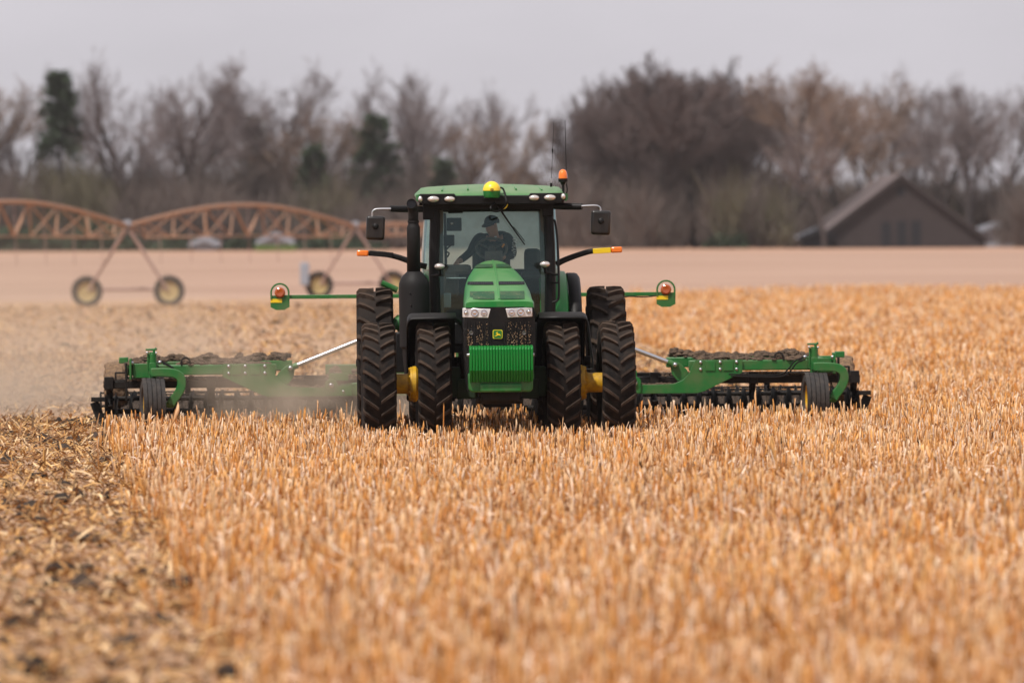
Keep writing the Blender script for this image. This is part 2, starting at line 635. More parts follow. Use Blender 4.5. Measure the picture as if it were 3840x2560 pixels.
def tyre_mesh(r, w, nl, lug_h, rim_r, lug_w, sweep, name):
    mb = MB()
    h = w / 2
    rc = r - lug_h
    prof = [(-h * 0.62, rim_r), (-h * 0.86, rim_r + 0.03), (-h * 1.0, (rim_r + rc) / 2), (-h * 0.98, rc - 0.06), (-h * 0.88, rc - 0.012),
            (-h * 0.5, rc), (0, rc + 0.006), (h * 0.5, rc), (h * 0.88, rc - 0.012), (h * 0.98, rc - 0.06), (h * 1.0, (rim_r + rc) / 2),
            (h * 0.86, rim_r + 0.03), (h * 0.62, rim_r)]
    mb.lathe(prof, axis='X', n=56)
    ncar = len(mb.f)
    # front of the wheel faces -y; V of the lugs points down there
    for side in (-1, 1):
        for k in range(nl):
            base = 2 * math.pi * (k + (0.5 if side > 0 else 0)) / nl
            st = []
            for j in range(7):
                u = j / 6
                x = side * (0.012 + u * (h * 1.0 - 0.012))
                ang = base - sweep * (u - 0.18 * u * u * 1.0) / r * 1.15
                rr = r - (0.012 * u ** 3)
                rb = rc - 0.02 - (0.03 * u ** 4)
                if j == 6:
                    rr -= 0.035
                    rb -= 0.04
                lw = lug_w * (0.85 + 0.25 * u) / r
                st.append((x, ang, rr, rb, lw))
            vs = []
            for (x, a, rr, rb, lw) in st:
                for (rad, da) in ((rb, -lw * 0.64), (rr, -lw * 0.5), (rr, lw * 0.5), (rb, lw * 0.64)):
                    aa = a + da
                    vs.append((x, -rad * math.cos(aa), -rad * math.sin(aa)))
            fs = []
            for j in range(6):
                for q in range(3):
                    fs.append((j * 4 + q, j * 4 + q + 1, j * 4 + 5 + q, j * 4 + 4 + q))
            fs += [(0, 3, 2, 1), (24, 25, 26, 27)]
            mb.add(vs, fs)
    me = mb.mesh(name, RUBBER, 40)
    me.materials.append(LUGM)
    me.polygons.foreach_set('material_index', [0] * ncar + [1] * (len(me.polygons) - ncar))
    return me


def rim_mesh(rim_r, w, dish, name):
    mb = MB()
    h = w / 2
    mb.lathe([(-h * 0.66, rim_r + 0.03), (-h * 0.66, rim_r - 0.005), (-h * 0.5, rim_r - 0.03), (-h * 0.15, rim_r - 0.06), (h * 0.15, rim_r - 0.06),
              (h * 0.5, rim_r - 0.03), (h * 0.66, rim_r - 0.005), (h * 0.66, rim_r + 0.03)], axis='X', n=40)
    mb.lathe([(dish - 0.012, 0.0), (dish - 0.012, 0.2), (-0.01, rim_r - 0.055), (0.01, rim_r - 0.055), (dish + 0.012, 0.2), (dish + 0.012, 0.0)], axis='X', n=40)
    for k in range(10):
        a = 2 * math.pi * k / 10
        mb.tube([(dish - 0.035, 0.15 * math.cos(a), 0.15 * math.sin(a)), (dish + 0.035, 0.15 * math.cos(a), 0.15 * math.sin(a))], 0.014, 6)
    return mb.mesh(name, YELLOW, 35)


tractor = empty('tractor', ORG, YAW)
tag(tractor, 'green and yellow row-crop tractor with dual wheels driving toward the viewer', 'tractor')

FR, FW = 0.745, 0.405
RR, RW = 0.945, 0.46
ft = tyre_mesh(FR, FW, 26, 0.045, 0.46, 0.036, 0.145, 'front_tyre')
rtm = tyre_mesh(RR, RW, 22, 0.052, 0.62, 0.046, 0.17, 'rear_tyre')
frm = rim_mesh(0.46, FW, 0.06, 'front_rim')
rrm = rim_mesh(0.62, RW, 0.06, 'rear_rim')


def wheel(x, y, r, tm, rm, tilt):
    e = empty('wheel', (x, y, r - 0.02), 0, tractor)
    e.rotation_euler = (tilt, 0, math.radians(1.0) if y == 0 else 0)
    obj('tyre', tm, e)
    q = obj('rim', rm, e)
    if x > 0:
        q.rotation_euler = (0, 0, math.pi)
    return e


for i, (x, y, r, tm, rm) in enumerate([(-0.775, 0, FR, ft, frm), (0.775, 0, FR, ft, frm), (-1.437, 0, FR, ft, frm), (1.437, 0, FR, ft, frm),
                                       (-1.458, 3.05, RR, rtm, rrm), (1.458, 3.05, RR, rtm, rrm), (-0.80, 3.05, RR, rtm, rrm), (0.80, 3.05, RR, rtm, rrm)]):
    wheel(x, y, r, tm, rm, 0.05 * i * 1.7)
for sx in (-1, 1):
    mb = MB()
    z = FR - 0.02
    mb.lathe([(sx * 0.90, 0.10), (sx * 0.985, 0.215), (sx * 1.025, 0.215), (sx * 1.03, 0.205), (sx * 1.055, 0.205), (sx * 1.057, 0.16), (sx * 1.09, 0.124),
              (sx * 1.12, 0.119), (sx * 1.43, 0.119), (sx * 1.43, 0.0)], (0, 0, z), 'X', 36)
    sp = mb.build('hub_spacer', YELLOW, tractor, 0, 30)
    for k in range(12):
        a = 2 * math.pi * k / 12
        b = MB().tube([(sx * 1.05, 0.18 * math.cos(a), z + 0.18 * math.sin(a)), (sx * 1.075, 0.18 * math.cos(a), z + 0.18 * math.sin(a))], 0.014, 6)
        b.build('bolt', YELLOW, sp)

# ------------------------------------------------------------------ chassis, axles
mb = MB()
mb.tube([(-0.95, 0, FR - 0.02), (-0.45, 0, FR - 0.02)], 0.10, 14)
mb.tube([(0.95, 0, FR - 0.02), (0.45, 0, FR - 0.02)], 0.10, 14)
mb.box((0, 0.0, 0.66), (1.0, 0.26, 0.24))
mb.box((-0.52, 0.05, FR), (0.14, 0.3, 0.36))
mb.box((0.52, 0.05, FR), (0.14, 0.3, 0.36))
mb.build('front_axle', AXLE, tractor, 0.02)
mb = MB()
mb.box((0, 1.0, 0.82), (0.52, 3.9, 0.5))
mb.box((0, 0.2, 1.22), (0.66, 2.3, 0.7))
mb.box((0, 3.0, 0.9), (0.8, 1.0, 0.6))
mb.tube([(-1.7, 3.05, RR - 0.02), (1.7, 3.05, RR - 0.02)], 0.065, 14)
mb.build('chassis', DARKST, tractor, 0.03)
mb = MB()
mb.box((0, -1.05, 0.60), (0.46, 0.5, 0.11))
mb.tube([(-0.28, -0.9, 0.55), (0.28, -0.9, 0.55)], 0.05, 10)
mb.box((0, 0.6, 0.50), (0.34, 1.6, 0.12))
mb.build('belly_guard', DARKST, tractor, 0.015)
# draw bar to the implement
MB().box((0, 4.35, 0.52), (0.14, 1.7, 0.09)).build('drawbar', DARKST, tractor, 0.01)

# ------------------------------------------------------------------ hood
HS = [(-1.17, 1.725, .400, 6.0, 1.655), (-1.10, 1.765, .415, 5.0, 1.64), (-.80, 1.865, .418, 3.6, 1.50), (-.30, 1.975, .410, 3.0, 1.36),
      (.40, 2.085, .385, 2.6, 1.35), (1.0, 2.155, .350, 2.35, 1.35), (1.68, 2.205, .300, 2.2, 1.35)]


def hsec(y):
    ys = [h[0] for h in HS]
    return [float(np.interp(y, ys, [h[k] for h in HS])) for k in range(1, 5)]


def hoodz(x, y):
    top, wd, n, bz = hsec(y)
    q = min(1.0, abs(x) / wd)
    sh = top - 0.30
    return sh + (top - sh) * (1 - q ** n) ** (1 / n)


mb = MB()
NP = 40
yy = np.concatenate([[-1.17, -1.14, -1.10], np.linspace(-1.06, 1.68, 40)])
for y in yy:
    top, wd, n, bz = hsec(y)
    sh = max(top - 0.30, bz + 0.01)
    ring = [(-wd, y, bz)]
    for k in range(NP + 1):
        th = math.pi * (1 - k / NP)
        c, s_ = math.cos(th), math.sin(th)
        ring.append((math.copysign(abs(c) ** (2 / n), c) * wd, y, sh + (top - sh) * max(0, s_) ** (2 / n)))
    ring.append((wd, y, bz))
    mb.v += ring
L = NP + 3
for j in range(len(yy) - 1):
    for k in range(L - 1):
        mb.f.append((j * L + k, j * L + k + 1, (j + 1) * L + k + 1, (j + 1) * L + k))
mb.f.append(tuple(range(L)))
mb.f.append(tuple((len(yy) - 1) * L + k for k in range(L)))
hood = mb.build('hood', GREEN, tractor, 0, 50)
MB().tube([(0, y, hoodz(0, y) - 0.004) for y in np.linspace(-1.12, 1.66, 20)], 0.014, 8).build('center_rib', GREEN, hood)


def on_hood(px, py, lift):
    lo = None
    for y in np.linspace(-1.16, 1.66, 160):
        p = T(px, py, y)
        d = p.z - hoodz(p.x, y)
        if lo is not None and lo[0] > 0 >= d:
            t = lo[0] / (lo[0] - d)
            y2 = lo[1] + (y - lo[1]) * t
            p = T(px, py, y2)
            return Vector((p.x, y2, hoodz(p.x, y2) + lift))
        lo = (d, y)
    p = T(px, py, 1.6)
    return Vector((p.x, 1.6, hoodz(p.x, 1.6) + lift))


def hood_patch(quad, name, mat, lift=0.004, n=8):
    (a, b, c, d) = quad     # px corners: tl, tr, br, bl
    mb = MB()
    vs = []
    for j in range(4):
        v = j / 3
        for i in range(n + 1):
            u = i / n
            px = (a[0] * (1 - u) + b[0] * u) * (1 - v) + (d[0] * (1 - u) + c[0] * u) * v
            py = (a[1] * (1 - u) + b[1] * u) * (1 - v) + (d[1] * (1 - u) + c[1] * u) * v
            vs.append(on_hood(px, py, lift))
    fs = [(j * (n + 1) + i, j * (n + 1) + i + 1, (j + 1) * (n + 1) + i + 1, (j + 1) * (n + 1) + i) for j in range(3) for i in range(n)]
    o = mb.add(vs, fs).build(name, mat, hood)
    return o


for q in [((1754, 1058), (1849, 1058), (1851, 1069), (1752, 1070)), ((1870, 1057), (1966, 1057), (1968, 1068), (1870, 1069))]:
    lv = hood_patch(q, 'louver', VOID, 0.008)
    for k in range(12):
        u = (k + 0.5) / 12
        a = on_hood(q[0][0] * (1 - u) + q[1][0] * u, q[0][1] + 1, 0.006)
        b = on_hood(q[3][0] * (1 - u) + q[2][0] * u, q[2][1] - 1, 0.006)
        MB().tube([a, b], 0.005, 4).build('louver_fin', BLACK, lv)
for q in [((1762, 1096), (1853, 1095), (1854, 1125), (1761, 1125)), ((1875, 1095), (1966, 1094), (1968, 1124), (1876, 1125)),
          ((1786, 994), (1847, 993), (1847, 1005), (1778, 1007)), ((1860, 993), (1915, 993), (1926, 1005), (1860, 1005))]:
    hood_patch(q, 'screen_panel', MESHG, 0.012, 14)

# ------------------------------------------------------------------ grille, headlights, emblem
GY = -1.20


def gpt(px, py, d=0.0):
    p = T(px, py, GY)
    return Vector((p.x, GY + d + 0.35 * p.x ** 2, p.z))


mb = MB()
gz = [(1.66, 0.405), (1.45, 0.425), (1.15, 0.425), (0.9, 0.405), (0.66, 0.385)]
nx = 14
for (z, wd) in gz:
    for i in range(nx + 1):
        x = -wd + 2 * wd * i / nx
        mb.v.append((x, GY + 0.35 * x * x, z))
for j in range(len(gz) - 1):
    for i in range(nx):
        mb.f.append((j * (nx + 1) + i, j * (nx + 1) + i + 1, (j + 1) * (nx + 1) + i + 1, (j + 1) * (nx + 1) + i))
o = len(mb.v)
for (z, wd) in gz:
    mb.v += [(-wd, -0.3, z), (wd, -0.3, z)]
for j in range(len(gz) - 1):
    a = j * (nx + 1)
    mb.f += [(a, a + nx + 1, o + 2 * j + 2, o + 2 * j), (a + nx, o + 2 * j + 1, o + 2 * j + 3, a + 2 * nx + 1)]
grille = mb.build('grille', GRILLE, tractor, 0.0)
for k in range(24):
    px = 1752 + k * 10
    if 1842 < px < 1892:
        continue
    top = 1206
    a, b = gpt(px, top, -0.004), gpt(px, 1310, -0.004)
    MB().tube([a, b], 0.007, 5).build('grille_bar', BLACK, grille)
# chaff caught on the grille
mb = MB()
r0 = random.Random(3)
for k in range(260):
    colx = r0.choice([1757, 1768, 1790, 1798, 1808, 1826, 1906, 1916, 1926, 1938, 1950, 1958, 1970, 1985]) + r0.uniform(-3.5, 3.5)
    py = r0.uniform(1208, 1298) if r0.random() < .5 else r0.uniform(1255, 1298)
    p = gpt(colx, py, -0.014)
    l = r0.uniform(0.004, 0.014)
    a = r0.uniform(0, 3.1)
    mb.tube([p, p + Vector((l * math.cos(a), -0.002, l * math.sin(a)))], r0.uniform(.0015, .0035), 3)
c = mb.build('chaff', paint('chaff', (0.42, 0.27, 0.15), 0.9, 0.2), grille)
c['kind'] = 'stuff'


def quadpoly(pts, off, thick):
    mb = MB()
    n = len(pts)
    F = [gpt(x, y, off) for (x, y) in pts]
    B = [p + Vector((0, thick, 0)) for p in F]
    mb.add(F + B, [tuple(range(n)), tuple(range(2 * n - 1, n - 1, -1))] + [(i, (i + 1) % n, n + (i + 1) % n, n + i) for i in range(n)])
    return mb


for pts, lamps in (([(1735, 1155), (1840, 1158), (1831, 1192), (1735, 1190)], [(1748, 1172, 9), (1780, 1173, 15), (1815, 1173, 13)]),
                   ([(1896, 1157), (1996, 1152), (1997, 1187), (1904, 1191)], [(1919, 1172, 13), (1953, 1170, 15), (1983, 1168, 9)])):
    h = quadpoly(pts, -0.012, 0.05).build('headlight', paint('headlight_shell', (0.75, 0.74, 0.74), 0.25, 0.05, metal=0.5), tractor, 0.006)
    for (px, py, r) in lamps:
        c = gpt(px, py, -0.018)
        R = r / 315
        MB().lathe([(-0.004, R), (-0.008, R * .9), (0.004, R * 0.75), (0.008, R * .5), (-0.006, R * .42), (-0.010, R * .2), (-0.012, 0)], c, 'Y', 20).build(
            'lamp_reflector', CHROME, h)
    fx = 1768 if pts[0][0] < 1800 else 1966
    f = MB().lathe([(-0.005, 0.0), (-0.012, 0.02), (0.0, 0.028), (0.01, 0.03)], gpt(fx, 1249, -0.01), 'Y', 16).build('fog_light', lens('fog_lens', (0.10, 0.095, 0.09), metal=0.3), tractor)
    hs_ = [(fx - 33, 1231), (fx + 22, 1233), (fx + 20, 1262), (fx - 8, 1266), (fx - 26, 1254)]
    if fx > 1866:
        hs_ = [(2 * fx - x, y) for (x, y) in hs_]
    quadpoly(hs_, -0.004, 0.02).build('fog_light_pocket', BLACK, grille, 0.004)

DEER = [(.12, .30), (.20, .36), (.33, .38), (.40, .50), (.36, .60), (.25, .60), (.30, .67), (.38, .70), (.36, .84), (.43, .74), (.55, .86), (.48, .70), (.50, .62),
        (.72, .56), (.82, .50), (.90, .28), (.80, .38), (.72, .40), (.60, .42), (.48, .36), (.36, .30), (.22, .30), (.16, .22)]


def emblem(parent, cx, cy, w_, pt, ym=YELLOWC, gm=None):
    gm = gm or paint('emblem_green', (0.01, 0.15, 0.02), 0.4, 0.0)

    def rr(s):
        out = []
        for (ax, ay, a0) in ((1, 1, 0), (-1, 1, 90), (-1, -1, 180), (1, -1, 270)):
            for k in range(5):
                a = math.radians(a0 + 22.5 * k)
                out.append((cx + s * w_ * (ax * .34 + .16 * math.cos(a)), cy - s * w_ * .92 * (ay * .34 + .16 * math.sin(a))))
        return out

    def pl(poly, d, name, m, par):
        n = len(poly)
        mb = MB()
        F = [pt(x, y, d) for x, y in poly]
        B = [p + Vector((0, .006, 0)) for p in F]
        return mb.add(F + B, [tuple(range(n)), tuple(range(2 * n - 1, n - 1, -1))] + [(i, (i + 1) % n, n + (i + 1) % n, n + i) for i in range(n)]).build(name, m, par, 0, 0)
    pl(rr(1.08), -0.014, 'emblem_edge', gm, parent)
    pl(rr(1.0), -0.017, 'emblem_border', ym, parent)
    pl(rr(0.88), -0.020, 'emblem_field', gm, parent)
    pl([(cx + (x - .5) * w_ * .84, cy - (y - .52) * w_ * .84) for x, y in DEER], -0.023, 'emblem_deer', ym, parent)


emblem(grille, 1866, 1253, 36, gpt)

# ------------------------------------------------------------------ front weights
mb = MB()
zt, zm, zb = T(1870, 1296, -1.62).z, T(1870, 1388, -1.62).z, T(1870, 1432, -1.6).z
prof = [(-1.50, zt), (-1.60, zt - 0.012), (-1.625, zt - 0.04), (-1.63, zm), (-1.53, zb), (-1.36, zb + 0.01), (-1.28, zm), (-1.30, zt - 0.03), (-1.36, zt)]
pw = 0.0344
wm = MB().prism(prof, lambda a, b, d: (d, a, b), -pw * 0.44, pw * 0.44)
wmesh = None
for k in range(22):
    x = (k - 10.5) * pw + 0.005
    if wmesh is None:
        o = wm.build('weight_plate', paint('weight_green', (0.001, 0.165, 0.020), 0.32, 0.03, spec=0.3), tractor, 0.006)
        wmesh = o.data
        o.location.x = x
    else:
        o = obj('weight_plate', wmesh, tractor, 0.006, (x, 0, 0))
        o.location.z = random.uniform(-.002, .002)
MB().tube([(-.40, -1.45, zt - 0.11), (.40, -1.45, zt - 0.11)], 0.018, 10).build('weight_pin', STEEL, tractor)
zc = T(1870, 1470, -1.5).z
mb = MB()
mb.prism([(-0.385, zb + 0.10), (0.385, zb + 0.10), (0.38, zc + 0.03), (0.35, zc), (-0.35, zc), (-0.38, zc + 0.03)], lambda a, b, d: (a, d, b), -1.48, -0.95)
mb.box((0, -1.50, (zb + zc) / 2 - 0.01), (0.50, 0.05, zb - zc - 0.02))
mb.build('weight_bracket', paint('bracket_green', (0.005, 0.13, 0.02), 0.4, 0.2), tractor, 0.02)

# ------------------------------------------------------------------ fenders
for sx in (-1, 1):
    xin, xout = sx * 0.50, sx * 1.085
    prof = [(xin, 0), (sx * 0.75, 0.004), (sx * 1.03, 0), (sx * 1.065, -0.016), (xout, -0.05), (xout + sx * 0.006, -0.11)]
    mb = MB()
    R = 0.855
    n = 26
    for k in range(n + 1):
        a = math.radians(-22 + 128 * k / n)
        for (x, dr) in prof:
            mb.v.append((x, (R + dr) * math.sin(a), FR - 0.02 + (R + dr) * math.cos(a)))
    L = len(prof)
    for k in range(n):
        for j in range(L - 1):
            mb.f.append((k * L + j, k * L + j + 1, (k + 1) * L + j + 1, (k + 1) * L + j))
    f = mb.build('front_fender', BLACK, tractor, 0, 50)
    sd = f.modifiers.new('solid', 'SOLIDIFY')
    sd.thickness = 0.02
    MB().tube([(xin, 0.25, 1.50), (sx * 0.40, 0.35, 1.42), (sx * 0.35, 0.4, 1.2)], 0.03, 8).build('fender_stay', BLACK, f)
    # rear fender over the inner rear wheel
    prof = [(sx * 0.60, 0.0), (sx * 0.90, 0.0), (sx * 0.985, -0.03), (sx * 1.0, -0.10)]
    for part, (x0, x1), m in (('rear_fender', (0.60, 0.965), GREEN), ('fender_extension', (0.968, 1.125), BLACK)):
        mb = MB()
        R = RR + 0.17
        pr = [(sx * x0, 0.01 if part == 'rear_fender' else -0.02), (sx * (x0 * .4 + x1 * .6), 0.012 if part == 'rear_fender' else -0.02),
              (sx * x1 - sx * 0.03, 0 if part == 'rear_fender' else -0.03), (sx * x1, -0.04 if part == 'rear_fender' else -0.07)]
        for k in range(n + 1):
            a = math.radians(-60 + 130 * k / n)
            for (x, dr) in pr:
                mb.v.append((x, 3.05 + (R + dr) * math.sin(a), RR + (R + dr) * math.cos(a)))
        for k in range(n):
            for j in range(3):
                mb.f.append((k * 4 + j, k * 4 + j + 1, (k + 1) * 4 + j + 1, (k + 1) * 4 + j))
        f = mb.build(part, m, tractor, 0, 50)
        f.modifiers.new('solid', 'SOLIDIFY').thickness = 0.02

# ------------------------------------------------------------------ exhaust and air intake
EYL = 1.62
c0 = T(1553, 1050, EYL)
zb_ = T(1553, 1300, EYL).z
cx = c0.x
mb = MB()
mb.lathe([(zb_ - 0.35, 0.0), (zb_ - 0.35, 0.13), (zb_ - 0.02, 0.16), (zb_, 0.185), (c0.z - 0.10, 0.192), (c0.z - 0.04, 0.188), (c0.z + 0.02, 0.165), (c0.z + 0.075, 0.12), (c0.z + 0.105, 0.088),
          (c0.z + 0.105, 0.0)], (cx, EYL, 0), 'Z', 36)
ex = mb.build('exhaust_muffler', MUFF, tractor)
xp = T(1551, 950, EYL).x
zt_ = T(1551, 850, EYL).z
ztip = T(1549, 765, EYL).z
mb = MB()
mb.lathe([(c0.z + 0.09, 0.084), (zt_ - 0.02, 0.082), (zt_, 0.078), (zt_ + 0.03, 0.066), (zt_ + 0.05, 0.064)], (xp, EYL, 0), 'Z', 28)
mb.lathe([(zt_ + 0.048, 0.0), (zt_ + 0.048, 0.072), (zt_ + 0.075, 0.072), (zt_ + 0.075, 0.0)], (xp, EYL, 0), 'Z', 28)
pts = [(xp, EYL, zt_ + 0.05), (xp, EYL, ztip - 0.16), (xp, EYL - 0.004, ztip - 0.10), (xp - .006, EYL - 0.022, ztip - 0.05), (xp - .012, EYL - 0.055, ztip - 0.015), (xp - .018, EYL - 0.10, ztip), (xp - .024, EYL - 0.15, ztip + 0.004)]
mb.tube(pts, [0.063, 0.063, 0.063, 0.063, 0.062, 0.060, 0.060], 24, caps=False)
pipe = mb.build('exhaust_pipe', MUFF, ex)
pipe.modifiers.new('solid', 'SOLIDIFY').thickness = 0.004
MB().lathe([(EYL - 0.135, 0.0), (EYL - 0.135, 0.059)], (xp - .022, 0, ztip + .003), 'Y', 20).build('pipe_mouth', VOID, ex)
for q in range(4):
    MB().ball(T(1538 + q * 3, 1100 + q * 45, EYL - 0.19), 0.012).build('bolt', DARKST, ex)
mb = MB().box(T(1500, 1320, 1.9), (0.12, 0.3, 0.5))
mb.build('exhaust_bracket', BLACK, tractor, 0.02)

# ------------------------------------------------------------------ cab
CY0, CY1 = 1.92, 3.55
PL = [T(1632, 785, CY0), T(1626, 1000, CY0), T(1630, 1200, CY0)]
PR = [T(2058, 785, CY0), T(2064, 1000, CY0), T(2064, 1200, CY0)]
mb = MB()
zt_c = PL[0].z + 0.02
hw = 0.705
for sx in (-1, 1):
    pts = [(sx * 0.70, CY0 + 0.06, 2.90), (sx * 0.72, CY0 + 0.02, 2.4), (sx * 0.725, CY0, 2.0), (sx * 0.715, CY0, 1.55), (sx * 0.69, CY0 + 0.02, 1.25)]
    for a, b in zip(pts[:-1], pts[1:]):
        pass
    mb.tube(pts, [0.062, 0.064, 0.066, 0.068, 0.07], 10, flat=1.0)
mb.box((0, CY0 + 0.04, 2.895), (1.5, 0.14, 0.12))
mb.box((0, CY0 + 0.06, 1.30), (1.42, 0.16, 0.26))
mb.box((0, 2.8, 1.18), (1.42, 1.7, 0.24))
for sx in (-1, 1):
    mb.box((sx * 0.70, 2.75, 2.87), (0.09, 1.6, 0.09))
    mb.box((sx * 0.78, 2.75, 1.30), (0.06, 1.5, 0.2))
mb.box((0, CY1, 2.87), (1.45, 0.1, 0.1))
cab = mb.build('cab_frame', BLACK, tractor, 0.012)
MB().box((0, CY1 - 0.03, 1.66), (1.46, 0.05, 0.86)).build('rear_wall', TRIMD, cab, 0.02)
MB().box((0, 2.55, 1.42), (1.3, 0.06, 0.5)).build('floor_riser', TRIMD, cab, 0.02)
for sx in (-1, 1):
    MB().box((sx * 0.80, 2.95, 1.62), (0.05, 1.1, 0.5)).build('door_panel', TRIMD, cab, 0.02)
for sx in (-1, 1):
    MB().tube([(sx * 0.68, CY1, 2.86), (sx * 0.70, CY1, 2.2), (sx * 0.74, CY1, 1.6), (sx * 0.74, CY1, 1.2)], 0.045, 10).build('rear_pillar', TRIM, cab)
    MB().tube([(sx * 0.80, 2.75, 2.86), (sx * 0.845, 2.72, 2.3), (sx * 0.86, 2.7, 1.7), (sx * 0.82, 2.7, 1.2)], 0.022, 8).build('door_pillar', paint('pillar_grey', (0.33, 0.33, 0.32), 0.5, 0.2), cab)
    # side glass, bulging outward
    mb = MB()
    n1, n2 = 10, 8
    for j in range(n1 + 1):
        z = 1.3 + (2.84 - 1.3) * j / n1
        for i in range(n2 + 1):
            u = i / n2
            y = CY0 + 0.05 + (CY1 - CY0 - 0.1) * u
            bx = 0.70 + 0.15 * math.sin(math.pi * min(1, u * 1.05)) * (1 - 0.25 * (z - 1.9) ** 2)
            mb.v.append((sx * bx, y, z))
    for j in range(n1):
        for i in range(n2):
            mb.f.append((j * (n2 + 1) + i, j * (n2 + 1) + i + 1, (j + 1) * (n2 + 1) + i + 1, (j + 1) * (n2 + 1) + i))
    mb.build('side_window', GLASS, cab, 0, 60)
for nm, y, z0 in (('windshield', CY0 + 0.02, 1.40), ('rear_window', CY1, 2.05)):
    mb = MB()
    n1, n2 = 8, 12
    for j in range(n1 + 1):
        z = z0 + (2.86 - z0) * j / n1
        for i in range(n2 + 1):
            x = -0.69 + 1.38 * i / n2
            cv = 0.06 * (1 - (x / 0.69) ** 2)
            mb.v.append((x, y - cv + 0.08 * max(0.0, z - 1.85) ** 2 if nm == 'windshield' else y + cv, z))
    for j in range(n1):
        for i in range(n2):
            mb.f.append((j * (n2 + 1) + i, j * (n2 + 1) + i + 1, (j + 1) * (n2 + 1) + i + 1, (j + 1) * (n2 + 1) + i))
    mb.build(nm, GLASS if nm == 'windshield' else REARGLASS, cab, 0, 60)
# windshield border strips (dark frit band)
SEAL = paint('seal', (0.055, 0.06, 0.05), 0.6, 0.1)
for sx in (-1, 1):
    MB().box((sx * 0.63, CY0 + 0.06, 2.1), (0.05, 0.02, 1.5)).build('glass_seal', SEAL, cab)

# roof
mb = MB()
RX = 0.945
secs = []
plan = [(1.64, 0.91, 3.01, 3.035), (1.67, 0.94, 3.0, 3.062), (1.80, 0.945, 3.0, 3.085), (2.2, 0.945, 3.0, 3.115), (2.8, 0.945, 3.0, 3.15), (3.4, 0.94, 3.0, 3.145), (3.7, 0.92, 3.0, 3.09), (3.76, 0.88, 3.01, 3.04)]
NQ = 24
for (y, wd, z0, z1) in plan:
    ring = []
    for k in range(NQ + 1):
        u = -1 + 2 * k / NQ
        crown = (1 - abs(u) ** 1.6) * 0.045 * min(1, (y - 1.6) / 0.5)
        zz = z1 - 0.03 + crown - 0.075 * max(0, (abs(u) - 0.88) / 0.12) ** 2
        ring.append((wd * u * (1 if abs(u) < .999 else 1.0), y, zz))
    ring += [(wd * 1.0, y, z0 + 0.02), (wd * .97, y, z0), (-wd * .97, y, z0), (-wd, y, z0 + 0.02)]
    mb.v += ring
L = NQ + 5
for j in range(len(plan) - 1):
    for k in range(L):
        mb.f.append((j * L + k, j * L + (k + 1) % L, (j + 1) * L + (k + 1) % L, (j + 1) * L + k))
mb.f += [tuple(range(L)), tuple((len(plan) - 1) * L + k for k in range(L))]
roof = mb.build('roof', paint('roof_green', (0.005, 0.150, 0.026), 0.35, 0.12, (0.36, 0.36, 0.25), topdust=0.5), tractor, 0, 45)
# raised roof ribs and hatch lines
for x in (-0.62, -0.30, 0.30, 0.62):
    mb = MB().tube([(x, 1.80, 3.062 + 0.035 * (1 - abs(x))), (x * .93, 2.7, 3.118 + 0.045 * (1 - abs(x)))], 0.010, 6)
    mb.build('roof_rib', GREEN, roof)
# black visor under the roof
mb = MB()
vis = [(-0.90, 3.035), (-0.47, 3.035), (-0.452, 3.008), (0.452, 3.008), (0.47, 3.035), (0.90, 3.035), (0.905, 2.955), (0.86, 2.915), (0.70, 2.90), (-0.70, 2.90), (-0.86, 2.915), (-0.905, 2.955)]
mb.prism(vis, lambda a, b, d: (a, d, b), 1.632, 1.99)
mb.box((0, 2.8, 2.945), (1.8, 1.6, 0.10))
visor = mb.build('visor', BLACK, tractor, 0.008)
for (px, py, a, b) in ((1625, 747, 23, 12), (1686, 747, 21, 11), (2003, 742, 20, 11), (2062, 741, 23, 11.5), (1576, 747, 9, 12), (2112, 737, 9, 12)):
    p = T(px, py, 1.628)
    l = MB().ball((0, 0, 0), (a / 302, 0.035, b / 302), 18, 8)
    o = l.build('roof_light', LAMP, roof, loc=p)
    o2 = MB().lathe([(0, 1.02), (0.03, 1.16), (0.06, 1.1)], (0, 0, 0), 'Y', 20)
    o2.v = [(x * a / 302, y - 0.01, z * b / 302) for (x, y, z) in o2.v]
    o2.build('light_rim', BLACK, o)
for (px, py) in ((1649, 999), (2043, 991)):
    p = T(px, py, 1.72)
    o = MB().ball((0, 0, 0), (19.5 / 302, 0.04, 12 / 302), 18, 8).build('pillar_light', LAMP, tractor, loc=p)
    MB().ball((0, 0.03, 0), (21.5 / 302, 0.06, 14 / 302), 18, 8).build('light_housing', BLACK, o)
    sx = -1 if px < 1850 else 1
    MB().tube([(0, 0.05, -0.03), (0.01, 0.06, -0.10), (-sx * -0.10, 0.16, -0.12)], 0.02, 8).build('light_bracket', BLACK, o)

# receiver dome
p = T(1844, 722, 1.60)
rc = empty('receiver', p, 0, tractor)
mb = MB()
w1 = 0.108
mb.lathe([(-0.065, 0.0), (-0.065, w1 * .82), (-0.05, w1 * .92), (0.02, w1), (0.024, w1 * .9)], (0, 0, 0), 'Z', 28)
rb = mb.build('receiver_base', GREEN, rc)
MB().ball((0, 0, 0.022), (w1 * 1.02, w1 * 1.02, 0.118), 28, 10, 0.0).build('receiver_dome', DOME, rc)
emblem(rb, 1844, 713, 11, lambda x, y, d: T(x, y, 1.60) + Vector((0, -w1 + d * .3 - .004, 0)) - p, YELLOWC, VOID)
MB().box((0, 0.08, -0.075), (0.22, 0.22, 0.02)).build('receiver_mount', BLACK, rc, 0.004)
